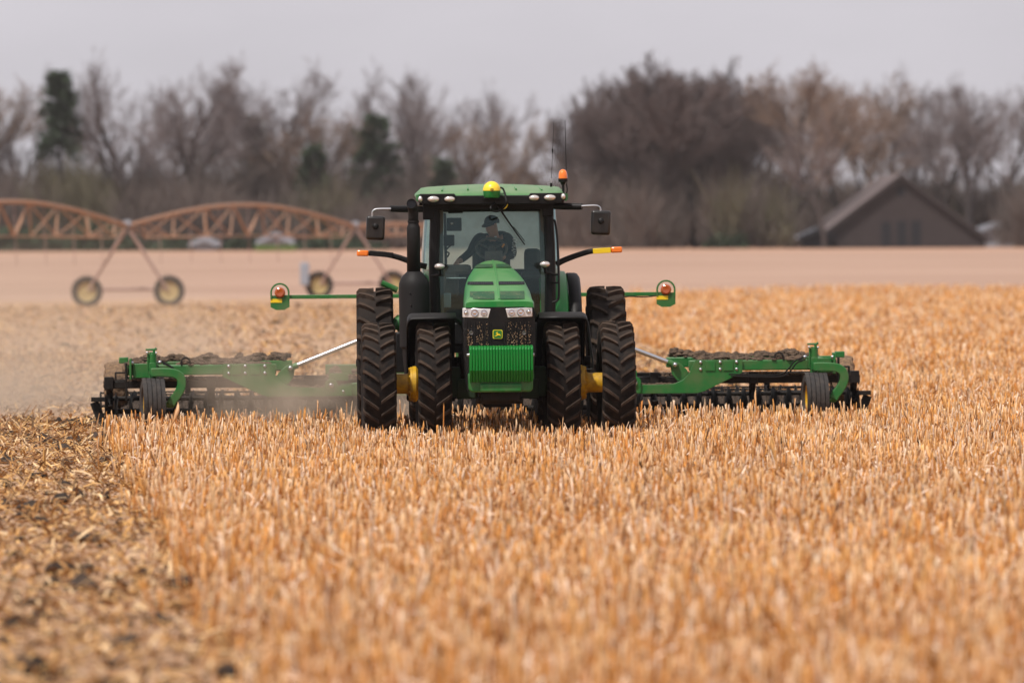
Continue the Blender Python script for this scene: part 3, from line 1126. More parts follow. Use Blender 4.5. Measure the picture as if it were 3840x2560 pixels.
# cables from the receiver
cp = [(1846, 728), (1850, 745), (1856, 757), (1846, 768), (1840, 780), (1846, 790), (1862, 793), (1878, 788), (1888, 779), (1897, 769), (1900, 757), (1896, 740), (1893, 724), (1886, 708), (1878, 704)]
pts = [T(x, y, 1.60 + 0.06 * math.sin(i * 1.1)) for i, (x, y) in enumerate(cp)]
def cat(pts, n=5):
    out = []
    P = [pts[0]] + list(pts) + [pts[-1]]
    for i in range(1, len(P) - 2):
        for k in range(n):
            t = k / n
            a, b, c, d = P[i - 1], P[i], P[i + 1], P[i + 2]
            out.append(0.5 * ((2 * b) + (-a + c) * t + (2 * a - 5 * b + 4 * c - d) * t * t + (-a + 3 * b - 3 * c + d) * t ** 3))
    out.append(pts[-1])
    return out
MB().tube(cat(pts), 0.012, 6).build('cable', BLACK, tractor)
MB().tube(cat([T(x, y, 1.66) for x, y in ((1896, 752), (1902, 766), (1896, 778), (1888, 782))]), 0.010, 6).build('cable_tie', YELLOWC, tractor)
# wiper
MB().tube([T(1866, 770, 1.84), T(1900, 822, 1.83), T(1938, 876, 1.83), T(1968, 918, 1.84)], [0.014, 0.011, 0.009, 0.007], 6).build('wiper', BLACK, tractor)
MB().tube([T(1925, 850, 1.84), T(1967, 904, 1.85)], 0.005, 5).build('wiper_blade', BLACK, tractor)
# beacon and antennas
p = T(2111, 668, 2.0)
bc = empty('beacon', p, 0, tractor)
MB().lathe([(-0.005, 0.0), (-0.005, 0.055), (0.03, 0.056), (0.07, 0.05), (0.095, 0.036), (0.107, 0.016), (0.11, 0.0)], (0, 0, 0), 'Z', 22).build('beacon_lens', AMBER, bc)
MB().lathe([(-0.09, 0.0), (-0.085, 0.022), (-0.055, 0.035), (-0.045, 0.058), (-0.005, 0.06), (-0.004, 0.0)], (0, 0, 0), 'Z', 22).build('beacon_base', BLACK, bc)
q = [T(2112, 690, 2.0), T(2112, 730, 2.0), T(2108, 755, 2.0), T(2090, 768, 2.0)]
MB().tube([v - p for v in cat(q)], 0.017, 8).build('beacon_stem', BLACK, bc)
MB().tube([v - p for v in cat([T(2124, 690, 2.05), T(2127, 715, 2.05), T(2118, 740, 2.05), T(2114, 752, 2.05)])], 0.008, 6).build('beacon_wire', BLACK, bc)
for top, bot, r in (((2077, 451), (2067, 695), 0.003), ((2119, 450), (2125, 700), 0.0042)):
    a, b = T(*bot, 2.1), T(*top, 2.1)
    an = MB().tube([a, b], [r, r * 0.7], 6).build('antenna', DARKST, tractor)
    if top[0] < 2100:
        MB().tube([a + Vector((0, 0, -.02)), a + Vector((0, 0, 0.03))], 0.016, 8).build('antenna_base', BLACK, an)
        MB().tube([a + Vector((0, 0, .03)), a + Vector((0, 0, 0.09))], 0.007, 6).build('antenna_ferrule', STEEL, an)
        m_ = a.lerp(b, 0.5)
        MB().tube([m_, m_ + Vector((0, 0, 0.05))], 0.009, 6).build('antenna_coil', BLACK, an)

# mirrors
for arm0, arm1, tube, head in (((1600, 785), (1463, 783), [(1466, 783), (1415, 784), (1400, 790), (1396, 803), (1397, 845)], (1408, 855, 35, 45)),
                               ((2060, 773), (2183, 775), [(2180, 773), (2230, 771), (2247, 776), (2252, 788), (2252, 825)], (2253, 835, 37, 46))):
    e = empty('mirror', T(arm0[0], arm0[1], 2.0), 0, tractor)
    o0 = e.location.copy()
    a, b = T(*arm0, 1.95) - o0, T(*arm1, 1.80) - o0
    MB().tube([a, a.lerp(b, .5), b], [0.036, 0.043, 0.04], 12).build('mirror_arm', BLACK, e, 0.0)
    MB().tube([v - o0 for v in cat([T(x, y, 1.78) for x, y in tube])], 0.012, 8).build('mirror_tube', STEEL, e)
    c = T(head[0], head[1], 1.80) - o0
    h = MB().box((0, 0, 0), (head[2] * 2 / 302, 0.10, head[3] * 2 / 302), Matrix.Rotation(0.04, 3, 'Y'))
    h = h.build('mirror_head', paint('mirror_shell', (0.007, 0.0065, 0.0065), 0.3, 0.06), e, 0.035, loc=c)
    h.modifiers['bevel'].segments = 5
    MB().ball((-.0, -0.055, 0.02), (0.04, 0.03, 0.04)).build('mirror_joint', BLACK, h)
    MB().box((0, 0.052, 0), (head[2] * 1.7 / 302, 0.004, head[3] * 1.7 / 302)).build('mirror_glass', CHROME, h)
    sx = -1 if arm0[0] < 1800 else 1
    MB().box(a + Vector((-sx * 0.02, 0.0, -0.03)), (0.14, 0.12, 0.20)).build('mirror_bracket', BLACK, e, 0.015)

# warning lamps on long arms
for path, tip in (([(1600, 1000), (1560, 990), (1526, 976), (1480, 961), (1430, 952), (1382, 950)], (1360, 949.5, 22, 11)),
                  ([(2085, 992), (2110, 978), (2150, 962), (2190, 949), (2225, 941), (2292, 937)], (2312, 936.5, 21, 11))):
    pts = [T(x, y, 2.25) for x, y in path]
    wl = MB().tube(cat(pts), [0.042 - 0.0003 * i for i in range(26)], 10, flat=0.9).build('warning_light_arm', BLACK, tractor)
    c = T(tip[0], tip[1], 2.23)
    b = MB().box((0, 0, 0), (tip[2] * 2 / 301, 0.07, tip[3] * 2 / 301), Matrix.Rotation(0.03 if tip[0] < 1800 else -0.03, 3, 'Y'))
    b.build('amber_lamp', AMBER, wl, 0.016, loc=c)
    if tip[0] > 1800:
        MB().box(T(2257, 940, 2.195), (67 / 301, 0.02, 20 / 301), Matrix.Rotation(-0.05, 3, 'Y')).build('reflector', YELLOWC, wl, 0.004)
    else:
        MB().box(T(1430, 953, 2.215), (90 / 301, 0.05, 20 / 301), Matrix.Rotation(0.10, 3, 'Y')).build('lamp_housing', BLACK, wl, 0.008)
# grab rail on the door side
MB().tube(cat([T(x, y, 1.8) for x, y in ((2074, 825), (2082, 835), (2090, 900), (2094, 1000), (2096, 1100), (2090, 1125), (2072, 1133))]), 0.014, 8).build('grab_rail', BLACK, tractor)
for py in (1030, 1060):
    MB().tube([T(2066, py, 1.86), T(2094, py, 1.8)], 0.012, 6).build('rail_clip', BLACK, tractor)
MB().tube(cat([T(x, y, 1.0) for x, y in ((2192, 1200), (2204, 1210), (2214, 1290), (2224, 1370), (2216, 1384), (2196, 1384))]), 0.013, 8).build('step_rail', BLACK, tractor)
MB().tube([T(1431, 1060, 3.6), T(1490, 1088, 3.6)], 0.04, 10).build('lift_arm', GREEN_IMP, tractor)
MB().tube([T(1478, 1225, 2.6), T(1510, 1200, 2.6)], 0.09, 12).build('fuel_tank_strap', GREEN_IMP, tractor)
for sx in (-1, 1):
    mb = MB().box((sx * 0.80, 1.9, 0.90), (0.42, 1.3, 0.5))
    mb.build('side_tank', GREEN if sx > 0 else DARKST, tractor, 0.06)

# ------------------------------------------------------------------ cab interior
p = T(1843, 932, 2.42)
mb = MB()
R1, R2 = 0.19, 0.022
nA, nB = 32, 8
tilt = Matrix.Rotation(math.radians(-48), 3, 'X')
for i in range(nA):
    a = 2 * math.pi * i / nA
    for j in range(nB):
        b = 2 * math.pi * j / nB
        v = Vector(((R1 + R2 * .8 * math.cos(b)) * math.cos(a), R2 * .8 * math.sin(b), (R1 + R2 * .8 * math.cos(b)) * math.sin(a)))
        mb.v.append(tilt @ v)
for i in range(nA):
    for j in range(nB):
        mb.f.append((i * nB + j, ((i + 1) % nA) * nB + j, ((i + 1) % nA) * nB + (j + 1) % nB, i * nB + (j + 1) % nB))
for a in (0.5, 2.64, 4.71):
    mb.tube([(0, 0, 0), tilt @ Vector((R1 * math.cos(a), 0, R1 * math.sin(a)))], 0.016, 6)
mb.ball((0, 0, 0), 0.05)
mb.build('steering_wheel', paint('wheel_rubber', (0.075, 0.072, 0.06), 0.7, 0.2), tractor, loc=p)
mb = MB().box(T(1852, 985, 2.2), (0.22, 0.16, 0.30)).tube([T(1846, 960, 2.3), p], 0.05, 8)
mb.build('steering_column', paint('console_grey', (0.07, 0.065, 0.055), 0.7, 0.2), tractor, 0.03)
MB().box(T(1887, 921, 2.35), (0.022, 0.01, 0.05), Matrix.Rotation(0.6, 3, 'Y')).build('key_tag', ORANGE, tractor)
for (x0, x1, y0, y1, yl, nm) in ((1675, 1731, 817, 866, 2.35, 'monitor'), (1663, 1704, 881, 922, 2.35, 'control_box'), (1680, 1736, 770, 800, 2.3, 'radio_box')):
    a, b = T(x0, y0, yl), T(x1, y1, yl)
    o = MB().box((a + b) / 2, (abs(b.x - a.x), 0.06, abs(a.z - b.z))).build(nm, BLACK, tractor, 0.01)
    if nm == 'monitor':
        MB().ball(T(1695, 838, yl - .03), (.018, .01, .012)).build('monitor_joint', WHITE, o)
MB().tube([T(1668, 800, 2.35), T(1672, 1000, 2.35)], 0.018, 8).build('monitor_post', BLACK, tractor)
MB().tube(cat([T(x, y, 2.3) for x, y in ((1690, 920), (1672, 940), (1684, 950), (1676, 965))]), 0.01, 6).build('monitor_cord', BLACK, tractor)
# driver's seat and the passenger seat
mb = MB()
mb.box((0.02, 3.12, 2.12), (0.48, 0.13, 0.62), Matrix.Rotation(-0.12, 3, 'X'))
mb.box((0.02, 2.88, 1.76), (0.50, 0.50, 0.14))
mb.box((0.02, 2.95, 1.5), (0.34, 0.34, 0.4))
mb.build('driver_seat', SEATC, tractor, 0.05)
a, b = T(1965, 932, 3.0), T(2028, 1033, 3.0)
mb = MB().box((a + b) / 2, (b.x - a.x, 0.12, a.z - b.z))
mb.box(((a.x + b.x) / 2, 2.8, b.z), (b.x - a.x + .1, 0.4, 0.10))
mb.build('passenger_seat', SEATC, tractor, 0.05)
mb = MB().box(T(1715, 1010, 2.6), (0.34, 0.55, 0.12)).box(T(1690, 1060, 2.6), (0.2, 0.5, 0.35))
mb.build('armrest_console', paint('console_tan', (0.11, 0.10, 0.075), 0.7, 0.2), tractor, 0.04)
MB().box(T(1710, 1042, 2.2), (0.24, 0.3, 0.012)).build('paper_sheet', paint('paper', (0.45, 0.5, 0.5), 0.7, 0), tractor)
MB().box(T(1678, 1126, 2.15), (0.09, 0.06, 0.18)).build('paper_cup', paint('cup', (0.3, 0.38, 0.4), 0.6, 0), tractor, 0.01)

# ------------------------------------------------------------------ driver (world space, sitting in the seat)
def L2W(p):
    return ORG + EX * p[0] + EY * p[1] + Vector((0, 0, p[2]))


def make_person():
    V, E, Rd, MI = [], [], [], []

    def j(p, r, mi, parent=None):
        V.append(L2W(p))
        Rd.append(r if hasattr(r, '__len__') else (r, r))
        MI.append(mi)
        if parent is not None:
            E.append((parent, len(V) - 1))
        return len(V) - 1
    pel = j((0.03, 2.92, 1.92), (.17, .13), 1)
    ab = j((0.03, 2.90, 2.08), (.16, .13), 1, pel)
    ch = j((0.04, 2.86, 2.28), (.18, .14), 1, ab)
    nb = j((0.05, 2.82, 2.43), (.11, .10), 1, ch)
    nk = j((0.055, 2.80, 2.50), (.062, .062), 0, nb)
    hd0 = j((0.03, 2.755, 2.565), (.072, .085), 0, nk)
    hd1 = j((0.015, 2.74, 2.64), (.082, .098), 0, hd0)
    hd2 = j((0.018, 2.755, 2.71), (.07, .085), 0, hd1)
    j((-0.055, 2.655, 2.60), (.014, .014), 0, hd1)          # nose
    # arm reaching to the side console
    def arm(pts, rs, fingers):
        prev = ch
        for p, r in zip(pts[:-1], rs[:-1]):
            prev = j(p, r, 1, prev)
        hand = j(pts[-1], rs[-1], 0, prev)
        base = Vector(pts[-1])
        d = (base - Vector(pts[-2])).normalized()
        side = d.cross(Vector((0, 0, 1))).normalized()
        for k, (o, l) in enumerate(fingers):
            a = base + d * .03 + side * o
            q1 = j(a + d * l * .5 + Vector((0, 0, .005)), (.010, .010), 0, hand)
            j(a + d * l * .85 + Vector((0, 0, -.022)), (.0085, .0085), 0, q1)
        a = base + side * .05
        q1 = j(a + Vector((0, 0, -.01)), (.011, .011), 0, hand)
        j(a + d * .035 + side * .01 + Vector((0, 0, -.025)), (.009, .009), 0, q1)
    F = [(-.032, .075), (-.011, .088), (.011, .084), (.032, .066)]
    sh = T(1797, 882, 2.84)
    el = T(1765, 945, 2.72)
    ha = T(1722, 980, 2.50)
    arm([sh, sh.lerp(el, .5), el, el.lerp(ha, .82), ha], [(.085, .08), (.066, .066), (.056, .056), (.048, .048), (.036, .03)], F)
    sh = T(1905, 880, 2.86)
    el = T(1922, 955, 2.72)
    ha = T(1882, 965, 2.46)
    arm([sh, sh.lerp(el, .5), el, el.lerp(ha, .82), ha], [(.09, .085), (.074, .074), (.064, .064), (.05, .05), (.036, .03)], F)
    for sx in (-1, 1):
        hip = j((0.03 + sx * .10, 2.86, 1.90), (.10, .10), 2, pel)
        kn = j((0.03 + sx * .15, 2.46, 1.90), (.072, .072), 2, hip)
        an = j((0.03 + sx * .15, 2.38, 1.46), (.052, .052), 2, kn)
        j((0.03 + sx * .16, 2.20, 1.42), (.045, .045), 2, an)
    me = bpy.data.meshes.new('person')
    org = L2W((0.03, 2.9, 1.83))
    me.from_pydata([v - org for v in V], E, [])
    tmp = bpy.data.objects.new('person_tmp', me)
    COL.objects.link(tmp)
    tmp.modifiers.new('skin', 'SKIN')
    sv = me.skin_vertices[0].data
    for i, r in enumerate(Rd):
        sv[i].radius = r
    sv[0].use_root = True
    ss = tmp.modifiers.new('sub', 'SUBSURF')
    ss.levels = ss.render_levels = 2
    dg = bpy.context.evaluated_depsgraph_get()
    m2 = bpy.data.meshes.new_from_object(tmp.evaluated_get(dg))
    bpy.data.objects.remove(tmp)
    m2.materials.clear()
    for m in (SKIN, CLOTH, paint('trousers', (0.02, 0.022, 0.03), 0.9, 0.1)):
        m2.materials.append(m)
    PV = np.array([tuple(v - org) for v in V])
    for p in m2.polygons:
        c = np.array(p.center)
        p.material_index = MI[int(np.argmin(((PV - c) ** 2).sum(1)))]
        p.use_smooth = True
    m2.name = 'person'
    o = obj('person', m2, None, 0, org)
    tag(o, 'driver in a black hoodie and dark cap seated behind the steering wheel', 'person')
    # cap: crown and brim turned to the side window
    hc = L2W((0.02, 2.75, 2.685)) - org
    mb = MB().ball(hc, (0.098, 0.112, 0.088), 20, 8, -0.15)
    cap = mb.build('cap', CAPM, o)
    mb = MB()
    dirv = (EX * -0.62 + EY * -0.78)
    sd = dirv.cross(Vector((0, 0, 1)))
    vs = []
    for k in range(9):
        a = -1.15 + 2.3 * k / 8
        inner = hc + (dirv * math.cos(a) + sd * math.sin(a)) * 0.088 + Vector((0, 0, -.005))
        outer = hc + (dirv * math.cos(a) * .175 + sd * math.sin(a) * .092) + Vector((0, 0, -.058 * math.cos(a) - .008))
        vs += [inner, outer]
    mb.add(vs, [(2 * k, 2 * k + 1, 2 * k + 3, 2 * k + 2) for k in range(8)])
    br = mb.build('cap_brim', CAPM, cap, 0, 60)
    br.modifiers.new('solid', 'SOLIDIFY').thickness = 0.005
    # hood of the sweatshirt
    hb = L2W((0.13, 2.90, 2.50)) - org
    MB().ball(hb, (0.12, 0.08, 0.075), 14, 8).ball(L2W((0.0, 2.93, 2.49)) - org, (0.14, 0.07, 0.06), 14, 8).build('sweatshirt_hood', CLOTH, o)
    # beard shade / chin
    # sleeve lettering
    cu = bpy.data.curves.new('lettering', 'FONT')
    cu.body = 'DURAMAX'
    cu.size = 0.070
    cu.extrude = 0.002
    cu.shear = 0.2
    cu.align_x = 'CENTER'
    cu.align_y = 'CENTER'
    to = bpy.data.objects.new('tmp', cu)
    COL.objects.link(to)
    dg = bpy.context.evaluated_depsgraph_get()
    tm = bpy.data.meshes.new_from_object(to.evaluated_get(dg))
    bpy.data.objects.remove(to)
    tm.materials.clear()
    tm.materials.append(WHITE)
    tx = obj('sleeve_lettering', tm, o)
    c = L2W(T(1926, 934, 2.625)) - org
    tx.location = c
    tx.scale = (0.82, 1.1, 1)
    X = Vector((-0.12, 0.10, -1)).normalized()
    Zt = Vector((0.15, -1, 0.0)).normalized()
    Yt = Zt.cross(X).normalized()
    Zt = X.cross(Yt).normalized()
    tx.rotation_euler = Matrix((X, Yt, Zt)).transposed().to_euler()
    mb = MB().box(L2W(T(1858, 888, 2.66)) - org, (0.03, 0.004, 0.016))
    mb.build('chest_print', WHITE, o)


make_person()

# ------------------------------------------------------------------ tillage implement
imp = empty('tillage_implement', ORG, YAW)
tag(imp, 'wide green folding disc tillage implement pulled behind the tractor', 'tillage implement')
BY = 7.0
ZB0, ZB1 = 0.70, 0.84


def bolt(parent, x, y, z, r=0.022):
    MB().ball((x, y, z), (r, r * .8, r), 12, 6).build('bolt', STEEL, parent)


mb = MB()
mb.box((0, BY + 0.6, 0.45), (3.6, 0.14, 0.13))
mb.box((0, BY + 1.9, 0.72), (4.2, 0.14, 0.14))
mb.box((-0.7, BY + 1.2, 0.62), (0.12, 2.0, 0.14))
mb.box((0.7, BY + 1.2, 0.62), (0.12, 2.0, 0.14))
mb.box((0, BY - 1.0, 0.55), (0.16, 3.2, 0.16))
mb.prism([(-1.9, 0.40), (1.9, 0.40), (1.9, 0.56), (1.5, 0.60), (-1.5, 0.60), (-1.9, 0.56)], lambda a, b, d: (a, d, b), BY + 0.05, BY + 0.14)
for sx in (-1, 1):
    mb.tube([(sx * 1.55, BY + 0.3, 0.6), (sx * 1.55, BY + 0.3, 1.28)], 0.06, 10)
mb.build('center_frame', GREEN_IMP, imp, 0.012)

for sx in (-1, 1):
    wf = MB().box((sx * (2.75 + 4.72) / 2, BY + 0.10, (ZB0 + ZB1) / 2), (4.72 - 2.75, 0.15, ZB1 - ZB0))
    wf.box((sx * 3.7, BY + 1.9, 0.78), (2.3, 0.15, 0.14))
    for xx in (2.95, 3.8, 4.6):
        wf.box((sx * xx, BY + 1.0, 0.78), (0.10, 1.75, 0.12))
    wf = wf.build('wing_frame', GREEN_IMP, imp, 0.015)
    # hinge plate
    pl = [(3.46, 0.845), (2.83, 0.845), (2.80, 0.79), (2.745, 0.66), (2.66, 0.58), (2.55, 0.535), (2.42, 0.525), (2.20, 0.52), (1.95, 0.53), (1.95, 0.405), (2.86, 0.405), (2.95, 0.43), (3.46, 0.675)]
    hp = MB().prism([(sx * x, z) for x, z in pl], lambda a, b, d: (a, d, b), BY - 0.02, BY + 0.015).build('hinge_plate', GREEN_IMP, imp, 0.004)
    for bx in (3.38, 3.16, 2.90):
        for bz in (0.815, 0.72):
            bolt(hp, sx * bx, BY - 0.025, bz)
    for bx in (3.27, 3.03):
        MB().box((sx * bx, BY - 0.028, 0.765), (0.13, 0.012, 0.13)).build('plate_pad', GREEN_IMP, hp, 0.004)
    lug = MB().prism([(sx * x, z) for x, z in [(2.78, 0.60), (2.60, 0.56), (2.52, 0.66), (2.50, 0.78), (2.55, 0.82), (2.62, 0.81), (2.72, 0.72)]], lambda a, b, d: (a, d, b), BY + 0.05, BY + 0.10)
    lug.tube([(sx * 2.56, BY - 0.01, 0.785), (sx * 2.56, BY + 0.11, 0.785)], 0.045, 14)
    lug.build('cylinder_lug', GREEN_IMP, imp, 0.006)
    bolt(hp, sx * 2.56, BY - 0.02, 0.785, 0.03)
    # hinge knuckle
    kn = MB().tube([(sx * 2.02, BY - 0.06, 0.55), (sx * 2.02, BY + 0.12, 0.55)], 0.085, 20)
    kn.box((sx * 1.92, BY - 0.03, 0.48), (0.36, 0.05, 0.14)).box((sx * 1.92, BY - 0.02, 0.66), (0.26, 0.03, 0.10))
    kn = kn.build('hinge_knuckle', GREEN_IMP, imp, 0.006)
    bolt(kn, sx * 2.02, BY - 0.07, 0.55, 0.036)
    bolt(kn, sx * 1.86, BY - 0.07, 0.47, 0.018)
    # wing cylinder
    a, b = Vector((sx * 2.52, BY + 0.04, 0.80)), Vector((sx * 1.60, BY + 0.10, 1.16))
    cy = MB().tube([b, b + (b - a) * 0.9], 0.055, 14).build('wing_cylinder', GREEN_IMP, imp)
    MB().tube([a, a.lerp(b, .06)], 0.042, 14).build('rod_end', GREEN_IMP, cy)
    MB().tube([a.lerp(b, .05), b], 0.030, 16).build('cylinder_rod', STEEL, cy)
    # gang bars
    gb = MB().box((sx * 3.3, BY + 0.28, 0.575), (3.5, 0.11, 0.10)).box((sx * 3.4, BY + 1.6, 0.60), (3.4, 0.11, 0.10))
    gb = gb.build('gang_bar', DARKST, imp, 0.01)
    MB().tube([(sx * 0.2, BY + 0.55, 0.37), (sx * 5.02, BY + 0.55, 0.385)], 0.03, 10).build('scraper_bar', DARKST, imp)
    MB().tube([(sx * 0.2, BY + 0.45, 0.215), (sx * 5.0, BY + 0.45, 0.215)], 0.035, 10).build('disc_shaft', DARKST, imp)
    # end bracket with clamp bolts
    eb = MB().box((sx * 4.52, BY - 0.0, 0.765), (0.26, 0.10, 0.19)).box((sx * 4.68, BY + 0.0, 0.79), (0.03, 0.26, 0.28)).box((sx * 4.40, BY - 0.04, 0.74), (0.08, 0.04, 0.24))
    eb.box((sx * 4.78, BY + 0.25, 0.90), (0.12, 0.2, 0.08))
    eb = eb.build('end_bracket', GREEN_IMP, imp, 0.008)
    for (bx, bz) in ((4.40, 0.875), (4.29, 0.875), (4.66, 0.87), (4.38, 0.735)):
        bolt(eb, sx * bx, BY - 0.07, bz, 0.026)
    mb = MB().box((sx * 4.74, BY - .02, 0.62), (0.025, 0.12, 0.50)).box((sx * 4.82, BY - .02, 0.74), (0.13, 0.1, 0.022)).box((sx * 4.82, BY - .02, 0.64), (0.13, 0.1, 0.022)).box(
        (sx * 4.88, BY - .02, 0.69), (0.022, 0.1, 0.12))
    mb.build('clamp_bracket', DARKST, imp, 0.005)
    # lifting eye
    e = MB()
    for k in range(17):
        pass
    MB().tube([(sx * 3.95 + 0.06 * math.cos(a), BY + 0.02, 0.86 + 0.075 * math.sin(a)) for a in np.linspace(-0.3, math.pi + 0.3, 14)], 0.012, 8).build('lifting_eye', DARKST, imp)
    # gauge wheel: its arm sweeps to the same side on both wings
    gx = sx * 4.37
    gw = empty('gauge_wheel', (gx, 6.30, 0.335), math.radians(7 if sx < 0 else 3), imp)
    rW, wW = 0.35, 0.285
    tm = MB()
    pr = [(-wW * .36, 0.21), (-wW * .47, 0.23), (-wW * .5, 0.29), (-wW * .45, 0.335)]
    for g in range(5):
        c0_ = -wW * .42 + g * wW * .21
        pr += [(c0_ - wW * .09, rW - 0.004), (c0_ + wW * .085, rW), (c0_ + wW * .088, rW - 0.018), (c0_ + wW * .118, rW - 0.018)]
    pr = pr[:-2]
    pr += [(wW * .5, 0.30), (wW * .47, 0.23), (wW * .36, 0.21)]
    tm.lathe(pr, axis='X', n=44)
    tm.build('tyre', RUBBERS, gw, 0, 30)
    MB().lathe([(-0.10, 0.235), (-0.105, 0.2), (-0.05, 0.17), (-0.03, 0.06), (0.03, 0.06), (0.05, 0.17), (0.105, 0.2), (0.10, 0.235)], axis='X', n=32).build('rim', YELLOW, gw)
    x0 = gx - 0.02
    path = [(x0, 0.755), (x0 + .12, 0.757), (x0 + .24, 0.752), (x0 + .325, 0.735), (x0 + .385, 0.69), (x0 + .405, 0.62), (x0 + .39, 0.54), (x0 + .345, 0.46), (x0 + .29, 0.39), (x0 + .255, 0.33)]
    P = [Vector((a, 0, b)) for a, b in path]
    pts = [(v.x, v.z) for v in cat(P, 4)]
    ar = MB().strap(pts, 0.115, 6.24, 6.37)
    ar.tube([(gx, 6.30, 0.335), (x0 + 0.30, 6.30, 0.325)], 0.04, 12)
    ar.build('wheel_arm', GREEN_IMP, imp, 0.012)
    jp = MB().tube([(gx + 0.0, 6.42, 0.66), (gx + 0.0, 6.42, 1.00)], 0.052, 16).tube([(gx, 6.42, 1.0), (gx, 6.42, 1.02)], 0.042, 12)
    jp.box((gx - 0.06, 6.40, 0.90), (0.02, 0.04, 0.26)).box((gx, 6.7, 0.80), (0.09, 0.7, 0.16))
    jp = jp.build('jack_post', GREEN_IMP, imp, 0.004)
    MB().tube([(gx - 0.09, 6.42, 1.055), (gx + 0.03, 6.42, 1.055), (gx + 0.055, 6.42, 1.07)], [0.012, 0.016, 0.02], 8).tube([(gx + 0.02, 6.42, 1.0), (gx + 0.02, 6.42, 1.06)], 0.018, 8).build('jack_crank', GREEN_IMP, jp)
    bolt(jp, gx - 0.07, 6.36, 1.015, 0.016)
    bolt(jp, gx + 0.05, 6.36, 1.01, 0.016)
    # hydraulic hoses
    hz = [(gx - 0.1, 0.87), (gx - .22, 0.82), (gx - .30, 0.72), (gx - .42, 0.645), (gx - .7, 0.64), (gx - 1.1, 0.655)] if sx > 0 else [(gx + 0.1, .88), (gx + .16, .86), (gx + .26, .80)]
    for dz in (0, 0.025):
        MB().tube(cat([Vector((x + dz, BY - 0.09 - dz, z - dz)) for x, z in hz]), 0.010, 6).build('hydraulic_hose', BLACK, imp)
    # spring hangers of the disc gang
    for hx in (2.3, 3.62, 4.98):
        mb = MB()
        pts = [(BY + 0.30 + 0.155 * math.sin(a), 0.40 + 0.155 * math.cos(a)) for a in np.linspace(-0.2, math.pi * 1.25, 14)]
        vs = []
        for (yy_, zz_), rr_ in zip(pts, pts):
            for dxx in (-0.045, 0.045):
                vs.append((sx * hx + dxx, yy_, zz_))
        mb.add(vs, [(2 * k, 2 * k + 1, 2 * k + 3, 2 * k + 2) for k in range(len(pts) - 1)])
        o = mb.build('spring_hanger', DARKST, imp, 0, 60)
        o.modifiers.new('solid', 'SOLIDIFY').thickness = 0.022
        MB().box((sx * hx, BY + 0.27, 0.60), (0.12, 0.16, 0.16)).tube([(sx * hx - .05, BY + .2, 0.68), (sx * hx - .05, BY + .2, 0.5)], 0.012, 6).tube(
            [(sx * hx + .05, BY + .2, 0.68), (sx * hx + .05, BY + .2, 0.5)], 0.012, 6).build('hanger_clamp', DARKST, imp, 0.008)
    # soil-caked rear tyre at the wing end
    st = MB()
    st.lathe([(-0.15, 0.12), (-0.155, 0.28), (-0.12, 0.335), (0.12, 0.335), (0.155, 0.28), (0.15, 0.12)], (0, 0, 0), 'X', 36)
    o = st.build('caked_wheel', CAKED, imp, loc=(sx * 4.94, BY + 1.7, 0.50 + 0.02))
    dm = o.modifiers.new('sub', 'SUBSURF')
    dm.levels = dm.render_levels = 2
    tx = bpy.data.textures.new('lump', 'CLOUDS')
    tx.noise_scale = 0.08
    d = o.modifiers.new('disp', 'DISPLACE')
    d.texture = tx
    d.strength = 0.06
    # transport warning lamp
    wx = -2.70 if sx < 0 else 2.50
    wa = MB().box((wx * .5, BY + 1.0, 1.72), (abs(wx) - .12, 0.05, 0.052)).tube([(sx * 0.3, BY + 1.0, 0.7), (sx * 0.3, BY + 1.0, 1.74)], 0.04, 8)
    wa = wa.build('warning_lamp_boom', GREEN_IMP, imp, 0.006)
    zc_ = 1.72
    w2 = 0.118
    arch = [(wx - w2, zc_ - 0.03), (wx - w2, zc_ + 0.06)] + [(wx - w2 * math.cos(a), zc_ + 0.06 + w2 * math.sin(a)) for a in np.linspace(0.15, math.pi - 0.15, 12)] + [(wx + w2, zc_ + 0.06), (wx + w2, zc_ - 0.03)]
    MB().strap(arch, 0.024, BY + 0.93, BY + 0.955).build('lamp_guard', GREEN_IMP, wa, 0.002)
    pl2 = [(wx - w2 - .01, zc_ + 0.02), (wx + w2 + .01, zc_ + 0.02), (wx + w2 + .01, zc_ - 0.135), (wx + .055, zc_ - 0.175), (wx - .055, zc_ - 0.175), (wx - w2 - .01, zc_ - 0.135)]
    MB().prism(pl2, lambda a, b, d: (a, d, b), BY + 0.945, BY + 0.96).build('lamp_plate', GREEN_IMP, wa)
    MB().box((wx - 0.05, BY + 0.942, zc_ - 0.05), (0.155, 0.004, 0.05)).build('reflector_strip', YELLOWC, wa)
    MB().lathe([(BY + 0.91, 0.0), (BY + 0.905, 0.05), (BY + 0.92, 0.072), (BY + 0.955, 0.075)], (wx, 0, zc_ + 0.06), 'Y', 20).build('amber_lamp', AMBERD, wa)
MB().tube(cat([Vector((x, BY + 0.96, z)) for x, z in ((1.6, 1.70), (1.8, 1.66), (2.0, 1.69), (2.2, 1.68), (2.4, 1.70))]), 0.008, 6).build('lamp_wire', BLACK, imp)

